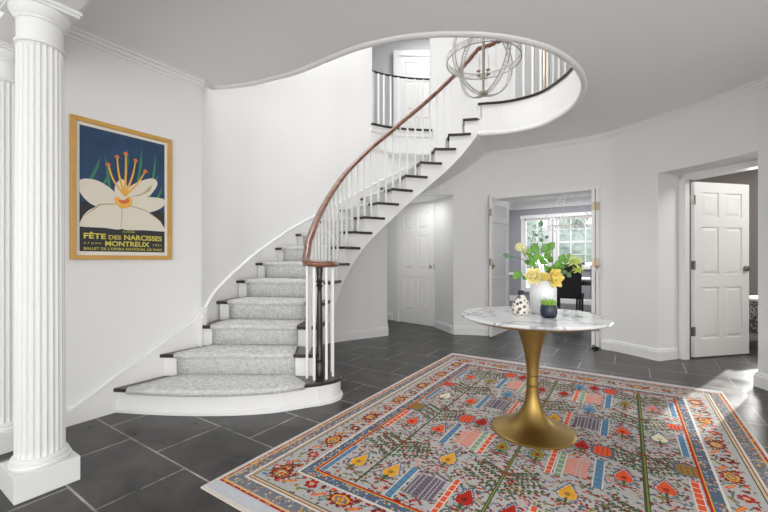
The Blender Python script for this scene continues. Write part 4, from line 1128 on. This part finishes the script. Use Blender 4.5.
# ------------------------------------------------------------------ poster
def poster():
    wt = [W[0][0]*D[0]+W[0][1]*D[1], None]
    aw = W[0][0]*D[0]+W[0][1]*D[1]
    t0, t1, z0, z1 = .936, 1.593, 1.103, 2.068
    t = thing('framed_poster', 'framed vintage flower poster hanging on the left wall', 'poster', (*P(aw+.008, t0), z0), math.atan2(N[1], N[0]))
    w, h = t1-t0, z1-z0; f = .030
    # local: x along wall (to the right), z up, -y towards the room
    b = MB()
    b.box(0, f, -.028, 0, 0, h); b.box(w-f, w, -.028, 0, 0, h); b.box(f, w-f, -.028, 0, 0, f); b.box(f, w-f, -.028, 0, h-f, h)
    b.build('frame', M['frame'], t, bevel=.003)
    mats = [M['canvas'], M['navy_ink'], M['black_ink'], M['ivory'], M['ivory_dark'], M['amber_ink'], M['red_ink'], M['green_ink'], M['yellow_ink']]
    b = MB(); b.box(f, w-f, -.010, 0, f, h-f)
    m = f+.022; px0, pz0, pw, ph = m, m+.005, w-2*m, h-2*m-.005
    lay = [0]
    def poly(k, pts, inner=True):
        lay[0] += 1; y = -.0102-.00012*lay[0]; b.k = k
        vs = [(px0+pw*min(1, max(0, x)), y, pz0+ph*min(1, max(0, z))) for x, z in pts]; b.add(vs, [tuple(range(len(vs)))])
    poly(1, [(0, .19), (1, .19), (1, 1), (0, 1)]); poly(2, [(0, 0), (1, 0), (1, .19), (0, .19)])
    poly(2, [(0, .19), (.2, .19), (.15, .42), (0, .38)]); poly(2, [(1, .19), (.8, .19), (.85, .40), (1, .36)])
    def sm(pts, n=6):
        q = pts+pts[:1]; L = len(pts); res = []
        for i in range(L):
            for k in range(n): res.append(cr_pt(pts[i-1], pts[i], pts[(i+1) % L], pts[(i+2) % L], k/n))
        return res
    # reeds
    for (x, z, x2, z2) in ((.05, .50, .22, .78), (.18, .48, .34, .70), (.30, .52, .26, .80), (.62, .55, .70, .93), (.70, .50, .93, .72), (.78, .48, .88, .90), (.85, .45, .97, .62), (.48, .6, .52, .9)):
        poly(7, [(x, z), (x+.03, z), (lerp((x,), (x2,), .6)[0]+.035, lerp((z,), (z2,), .6)[0]), (x2, z2), (lerp((x,), (x2,), .5)[0], lerp((z,), (z2,), .5)[0])])
    # petals of a large pale blossom
    poly(3, sm([(.44, .42), (.30, .36), (.12, .38), (.0, .47), (.0, .56), (.16, .58), (.34, .52)]))
    poly(3, sm([(.46, .42), (.62, .36), (.80, .36), (.97, .42), (1.0, .49), (.86, .50), (.66, .48)]))
    poly(3, sm([(.48, .44), (.60, .46), (.78, .50), (.90, .62), (.84, .67), (.66, .62), (.52, .54)]))
    poly(3, sm([(.44, .44), (.38, .46), (.38, .56), (.46, .62), (.52, .56), (.50, .46)]))
    poly(3, sm([(.45, .42), (.28, .40), (.08, .32), (.0, .22), (.0, .195), (.25, .195), (.45, .195), (.46, .30)]))
    poly(3, sm([(.46, .42), (.68, .39), (.90, .31), (1.0, .22), (1.0, .195), (.72, .195), (.46, .195), (.45, .30)]))
    for pts in ([(.45, .42), (.452, .30), (.44, .21), (.448, .21), (.462, .30), (.458, .42)], [(.40, .40), (.22, .38), (.05, .28), (.05, .285), (.20, .39), (.40, .41)], [(.52, .40), (.74, .37), (.95, .28), (.95, .285), (.74, .38), (.52, .41)],
                [(.52, .47), (.70, .52), (.84, .62), (.80, .55), (.68, .50)]): poly(4, pts)
    # warm crown and two long curved stamens
    poly(5, sm([(.37, .45), (.39, .40), (.46, .37), (.55, .39), (.58, .44), (.54, .48), (.47, .44), (.42, .46)]))
    poly(6, sm([(.41, .44), (.46, .41), (.54, .43), (.53, .46), (.47, .44)]))
    def curve(pts, w0, k):
        n = 14; L_ = []; R_ = []
        for i in range(n+1):
            s = i/n*(len(pts)-1); p = crom(pts, s); q = crom(pts, min(len(pts)-1, s+.05)); o_ = crom(pts, max(0, s-.05)); u = unit((q[0]-o_[0])*pw, (q[1]-o_[1])*ph); ww = w0*(1-.5*i/n)
            L_.append((p[0]-u[1]*ww/pw*.65, p[1]+u[0]*ww/ph*.65)); R_.append((p[0]+u[1]*ww/pw*.65, p[1]-u[0]*ww/ph*.65))
        poly(k, L_+R_[::-1])
    for (x1, z1, x2, z2) in ((.36, .60, .30, .72), (.42, .66, .40, .80), (.50, .68, .50, .84), (.58, .66, .62, .80), (.64, .60, .74, .72)):
        curve([(.49, .48), (x1, z1), (x2, z2)], .013, 5)
        poly(6, sm([(x2-.03, z2), (x2, z2+.02), (x2+.03, z2), (x2, z2-.012)]))
    # lettering
    def text(s, x, z, size_h, width, k=8, bold=.012):
        cu = bpy.data.curves.new('txt', 'FONT'); cu.body = s; cu.size = 1; cu.offset = bold; cu.resolution_u = 3
        ob = bpy.data.objects.new('txt', cu); COL.objects.link(ob); bpy.context.view_layer.update()
        me = bpy.data.meshes.new_from_object(ob); xs = [v.co.x for v in me.vertices]; ys = [v.co.y for v in me.vertices]
        x0, x1_, y0, y1 = min(xs), max(xs), min(ys), max(ys); lay[0] += 1; y = -.0102-.00012*lay[0]-.0004; b.k = k
        vs = [(px0+pw*x+(v.co.x-x0)/(x1_-x0)*width*pw, y, pz0+ph*z+(v.co.y-y0)/(y1-y0)*size_h*ph) for v in me.vertices]
        b.add(vs, [tuple(p.vertices) for p in me.polygons])
        bpy.data.objects.remove(ob); bpy.data.curves.remove(cu); bpy.data.meshes.remove(me)
    text('FÊTE', .04, .102, .056, .235, bold=.03); text('DES', .305, .102, .036, .14, bold=.02); text('NARCISSES', .48, .102, .045, .48, bold=.03)
    text('MONTREUX', .265, .045, .044, .53, bold=.03); text('5.7 JUIN', .04, .055, .018, .18, bold=.0); text('1921', .84, .055, .018, .11, bold=.0)
    text("BALLET DE L'OPERA NATIONAL DE PARIS", .04, .012, .022, .92, bold=.012)
    text('DONZÉ' if False else 'SUISSE', .46, .165, .014, .15, bold=0)
    b.build('print', mats, t, fix=False)
poster()

# ------------------------------------------------------------------ orb chandelier in the well
CH = Vector((.925, 3.50, 2.97))
t = thing('orb_chandelier', 'globe chandelier of beaded crystal rings hanging in the stair well', 'chandelier', CH)
OR = .335
def ring(b, r, axis_rot, width, m=None, n=64, c=Vector((0, 0, 0)), beads=True, rim=.004):
    """flat band ring of crystal bars between two thin rims"""
    T = axis_rot
    for dz in (-width/2, width/2):
        b.tube([tuple(T @ Vector((r*math.cos(2*PI*k/n), r*math.sin(2*PI*k/n), dz))+c) for k in range(n)], rim, 6, closed=True)
metal = MB(); crys = MB()
rots = [Matrix.Rotation(0, 3, 'X'), Matrix.Rotation(PI/2, 3, 'X'), Matrix.Rotation(PI/2, 3, 'X') @ Matrix.Rotation(PI/2, 3, 'Y')]
rz0 = Matrix.Rotation(math.radians(25), 3, 'Z')
specs = [(OR, rz0 @ Matrix.Rotation(0, 3, 'X'), .055), (OR, rz0 @ Matrix.Rotation(PI/2, 3, 'X'), .04), (OR, rz0 @ Matrix.Rotation(PI/2, 3, 'Z') @ Matrix.Rotation(PI/2, 3, 'X'), .04)]
for k, (r, T, wd) in enumerate(specs):
    mb = MB(); ring(mb, r, T, wd); o = mb.build('ring_frame', M['champagne'], t, smooth=True)
    cb_ = MB(); n = 84
    for q in range(n):
        a = 2*PI*q/n; c = T @ Vector((r*math.cos(a), r*math.sin(a), 0)); X = T @ Vector((-math.sin(a), math.cos(a), 0)); Y_ = T @ Vector((math.cos(a), math.sin(a), 0)); Z = T @ Vector((0, 0, 1))
        hw = r*PI/n*.86; hh = wd/2-.003; hd = .006
        vs = [tuple(c+X*sx*hw+Y_*sy*hd+Z*sz*hh) for sx in (-1, 1) for sy in (-1, 1) for sz in (-1, 1)]
        cb_.add(vs, [(0, 1, 3, 2), (4, 6, 7, 5), (0, 4, 5, 1), (2, 3, 7, 6), (0, 2, 6, 4), (1, 5, 7, 3)])
    o = cb_.build('crystal_band', M['crystal'], o); o['kind'] = 'stuff'
b = MB(); b.lathe([(.010, -.32), (.014, -.1), (.014, .2), (.010, .33)], seg=12); b.lathe([(.004, -.345), (.03, -.338), (.045, -.322), (.045, -.310), (.02, -.300)], seg=20); b.lathe([(.03, .30), (.03, .32), (.006, .34)], seg=16)
b.tube([(0, 0, .33), (0, 0, TOP-CH.z-.03)], .006, 8); b.lathe([(.06, TOP-CH.z-.03), (.06, TOP-CH.z-.001)], seg=20)
b.build('centre_stem', M['champagne'], t, smooth='auto')
for k in range(4):
    a = k*PI/2+.5; x, y = .06*math.cos(a), .06*math.sin(a)
    b = MB(); b.tube([(0, 0, -.16), (x*.6, y*.6, -.18), (x, y, -.13)], .004, 6); b.lathe([(.018, 0), (.020, .006), (.010, .008)], (x, y, -.13), 14); arm_ = b.build('candle_arm', M['champagne'], t, smooth='auto')
    b = MB(); b.lathe([(.009, 0), (.009, .09), (.007, .095), (.012, .11), (.009, .13), (.002, .145)], (x, y, -.125), 12); b.build('candle_bulb', M['bulb'], arm_, smooth='auto')

# ------------------------------------------------------------------ dining room furniture
TB = P(-.70, 8.2)
t = thing('dining_table', 'long white topped dining table in the room beyond the double doors', 'table', (*TB, 0), ROTD)
b = MB(); b.box(-1.0, 1.0, -.48, .48, .71, .75); b.build('tabletop', M['cloth'], t, bevel=.005)
b = MB(); b.box(-.9, .9, -.38, .38, .63, .71); b.build('apron', M['darkwood'], t)
for x in (-.85, .85):
    for y in (-.36, .36): b = MB(); b.box(x-.04, x+.04, y-.04, y+.04, 0, .63); b.build('leg', M['darkwood'], t)
def dchair(loc, rz, lab):
    t = thing('dining_chair', lab, 'chair', (*loc, 0), rz, 'dining chairs')
    b = MB(); b.box(-.23, .23, -.23, .23, .42, .50); b.build('seat', M['charcoal'], t, bevel=.02)
    b = MB(); b.box(-.23, .23, -.27, -.20, .44, 1.02); b.build('backrest', M['charcoal'], t, bevel=.02)
    for x, y in ((-.2, -.22), (.2, -.22), (-.2, .2), (.2, .2)): b = MB(); b.box(x-.018, x+.018, y-.018, y+.018, 0, .42); b.build('leg', M['black'], t)
dchair(P(-.35, 7.50), ROTD, 'black upholstered dining chair mostly hidden behind the right glazed door leaf')
dchair(P(-.95, 7.50), ROTD, 'black upholstered dining chair seen right behind the white vase')
dchair(P(-1.15, 8.95), ROTD+PI, 'black upholstered dining chair beyond the table, left of its neighbour')
dchair(P(-.45, 8.95), ROTD+PI, 'black upholstered dining chair beyond the table, at the right')
# crystal chandelier over the dining table
CD = P(-1.08, 8.2)
t = thing('crystal_chandelier', 'rectangular crystal chandelier hanging over the dining table', 'chandelier', (*CD, 1.78), ROTD)
b = MB()
for z in (.0, .16):
    s_ = .55 if z else .42; b.tube([(-s_, -.16, z), (s_, -.16, z), (s_, .16, z), (-s_, .16, z)], .007, 6, closed=True)
b.build('frame', M['champagne'], t)
b = MB()
for x in (-.40, .40): b.tube([(x, 0, .16), (0, 0, .70)], .005, 6)
b.tube([(0, 0, .7), (0, 0, CEIL-1.78)], .006, 6); b.tube([(-.05, -.1, .16), (0, 0, .7)], .004, 6); b.build('hanging_rods', M['champagne'], t)
b = MB()
for k in range(260):
    x = random.uniform(-.56, .56); y = random.uniform(-.17, .17); z = random.uniform(-.10, .17); hw = .008
    b.add([(x, y, z+.028), (x-hw, y, z), (x, y-hw, z), (x+hw, y, z), (x, y+hw, z), (x, y, z-.035)], [(0, 1, 2), (0, 2, 3), (0, 3, 4), (0, 4, 1), (5, 2, 1), (5, 3, 2), (5, 4, 3), (5, 1, 4)])
o = b.build('crystal_drops', M['crystal'], t); o['kind'] = 'stuff'

# ------------------------------------------------------------------ outside the dining room windows
b = MB(); b.box(-30, 40, 12.3, 60, -.25, -.15); struct(b.build('ground', M['lawn']))
def tree(loc, h, r, lab, sd_):
    rnd = random.Random(sd_); t = thing('garden_tree', lab, 'tree', (*loc, -.15), group='trees outside the dining windows'); b = MB(); b.lathe([(.16, 0), (.10, h*.5), (.03, h*.9)], seg=10); b.build('trunk', M['bark'], t)
    bm = bmesh.new()
    for k in range(9):
        a = rnd.uniform(0, 6.28); q = rnd.uniform(0, r*.6); rr = r*rnd.uniform(.4, .6)
        bmesh.ops.create_icosphere(bm, subdivisions=3, radius=rr, matrix=Matrix.Translation((q*math.cos(a), q*math.sin(a), h*.65+rnd.uniform(-.3, .35)*h)))
    for v in bm.verts: v.co += Vector((rnd.uniform(-1, 1), rnd.uniform(-1, 1), rnd.uniform(-1, 1)))*.12
    me = bpy.data.meshes.new('crown'); bm.to_mesh(me); bm.free(); me.materials.append(M['tree']); o = bpy.data.objects.new('crown', me); COL.objects.link(o); o.parent = t
tree((9.0, 24.0), 4.2, 1.7, 'leafy garden tree seen through the left dining window', 1)
tree((13.2, 25.0), 4.6, 2.0, 'leafy garden tree seen through the wide dining window', 2)

# ------------------------------------------------------------------ lights
def area(name, loc, rot, sx, sy, power, col=(1, 1, 1)):
    l = bpy.data.lights.new(name, 'AREA'); l.shape = 'RECTANGLE'; l.size = sx; l.size_y = sy; l.energy = power; l.color = col
    o = bpy.data.objects.new(name, l); COL.objects.link(o); o.location = loc; o.rotation_euler = rot; return o
area('upstairs_daylight_lamp', (-.2, 3.6, TOP-.06), (0, math.radians(-14), 0), 2.6, 2.4, 135, (1, .995, .99))  # unseen area lamp standing in for daylight from above; the ceiling is closed
area('entry_fill_lamp', (.6, -2.4, .9), (math.radians(112), 0, 0), 4.0, 1.5, 60, (1, .99, .97))  # added fill behind the camera, tilted up at the ceiling; no window there
area('dining_fill_lamp', (*P(-1.2, 8.6), CEIL-.04), (0, 0, ROTD), 2.0, 2.6, 75, (.97, .98, 1))  # unseen fill under the ceiling, added to brighten the dining room
area('study_window_lamp', (*[a for a in (6.35, 5.95)], 1.5), (math.radians(90), 0, math.atan2(sd[1], sd[0])+PI), 1.0, 1.2, 45, (1, .98, .95))
area('study_fill_lamp', (4.9, 3.2, CEIL-.05), (math.radians(38), 0, math.radians(12)), 1.2, .8, 45, (1, .98, .95))  # added fill, no real fixture; brightens the face of the white door
area('alcove_fill_lamp', (.5, 5.9, 2.05), (0, 0, 0), .3, .3, 3.5)  # added fill without a fixture, lifts the closet door
area('hallway_fill_lamp', (.9, 6.4, TOP-.05), (0, 0, 0), .8, .8, 16)  # unseen fill added to lighten the upstairs hallway
s = bpy.data.lights.new('sun', 'SUN'); s.energy = 6.5; s.angle = math.radians(1.0); s.color = (1, .96, .9)
so = bpy.data.objects.new('sun', s); COL.objects.link(so)
dirv = Vector((-.80, -.60, -math.tan(math.radians(19)))).normalized()
so.rotation_euler = dirv.to_track_quat('-Z', 'Y').to_euler(); so.location = (12, 10, 5)

w = bpy.data.worlds.new('world'); bpy.context.scene.world = w; w.use_nodes = True
bg = w.node_tree.nodes['Background']; bg.inputs['Color'].default_value = (1.0, 1.0, 1.0, 1); bg.inputs['Strength'].default_value = 2.3

# ------------------------------------------------------------------ camera
cam = bpy.data.cameras.new('camera'); co = bpy.data.objects.new('camera', cam); COL.objects.link(co)
co.location = (0, 0, 1.10); co.rotation_euler = (math.radians(90), 0, 0)
cam.sensor_width = 36; cam.lens = 36*376/768; cam.shift_y = 4/768; cam.clip_start = .02
sc_ = bpy.context.scene; sc_.camera = co
sc_.view_settings.view_transform = 'Standard'; sc_.view_settings.look = 'None'; sc_.view_settings.exposure = 0.06; sc_.view_settings.gamma = 1.0
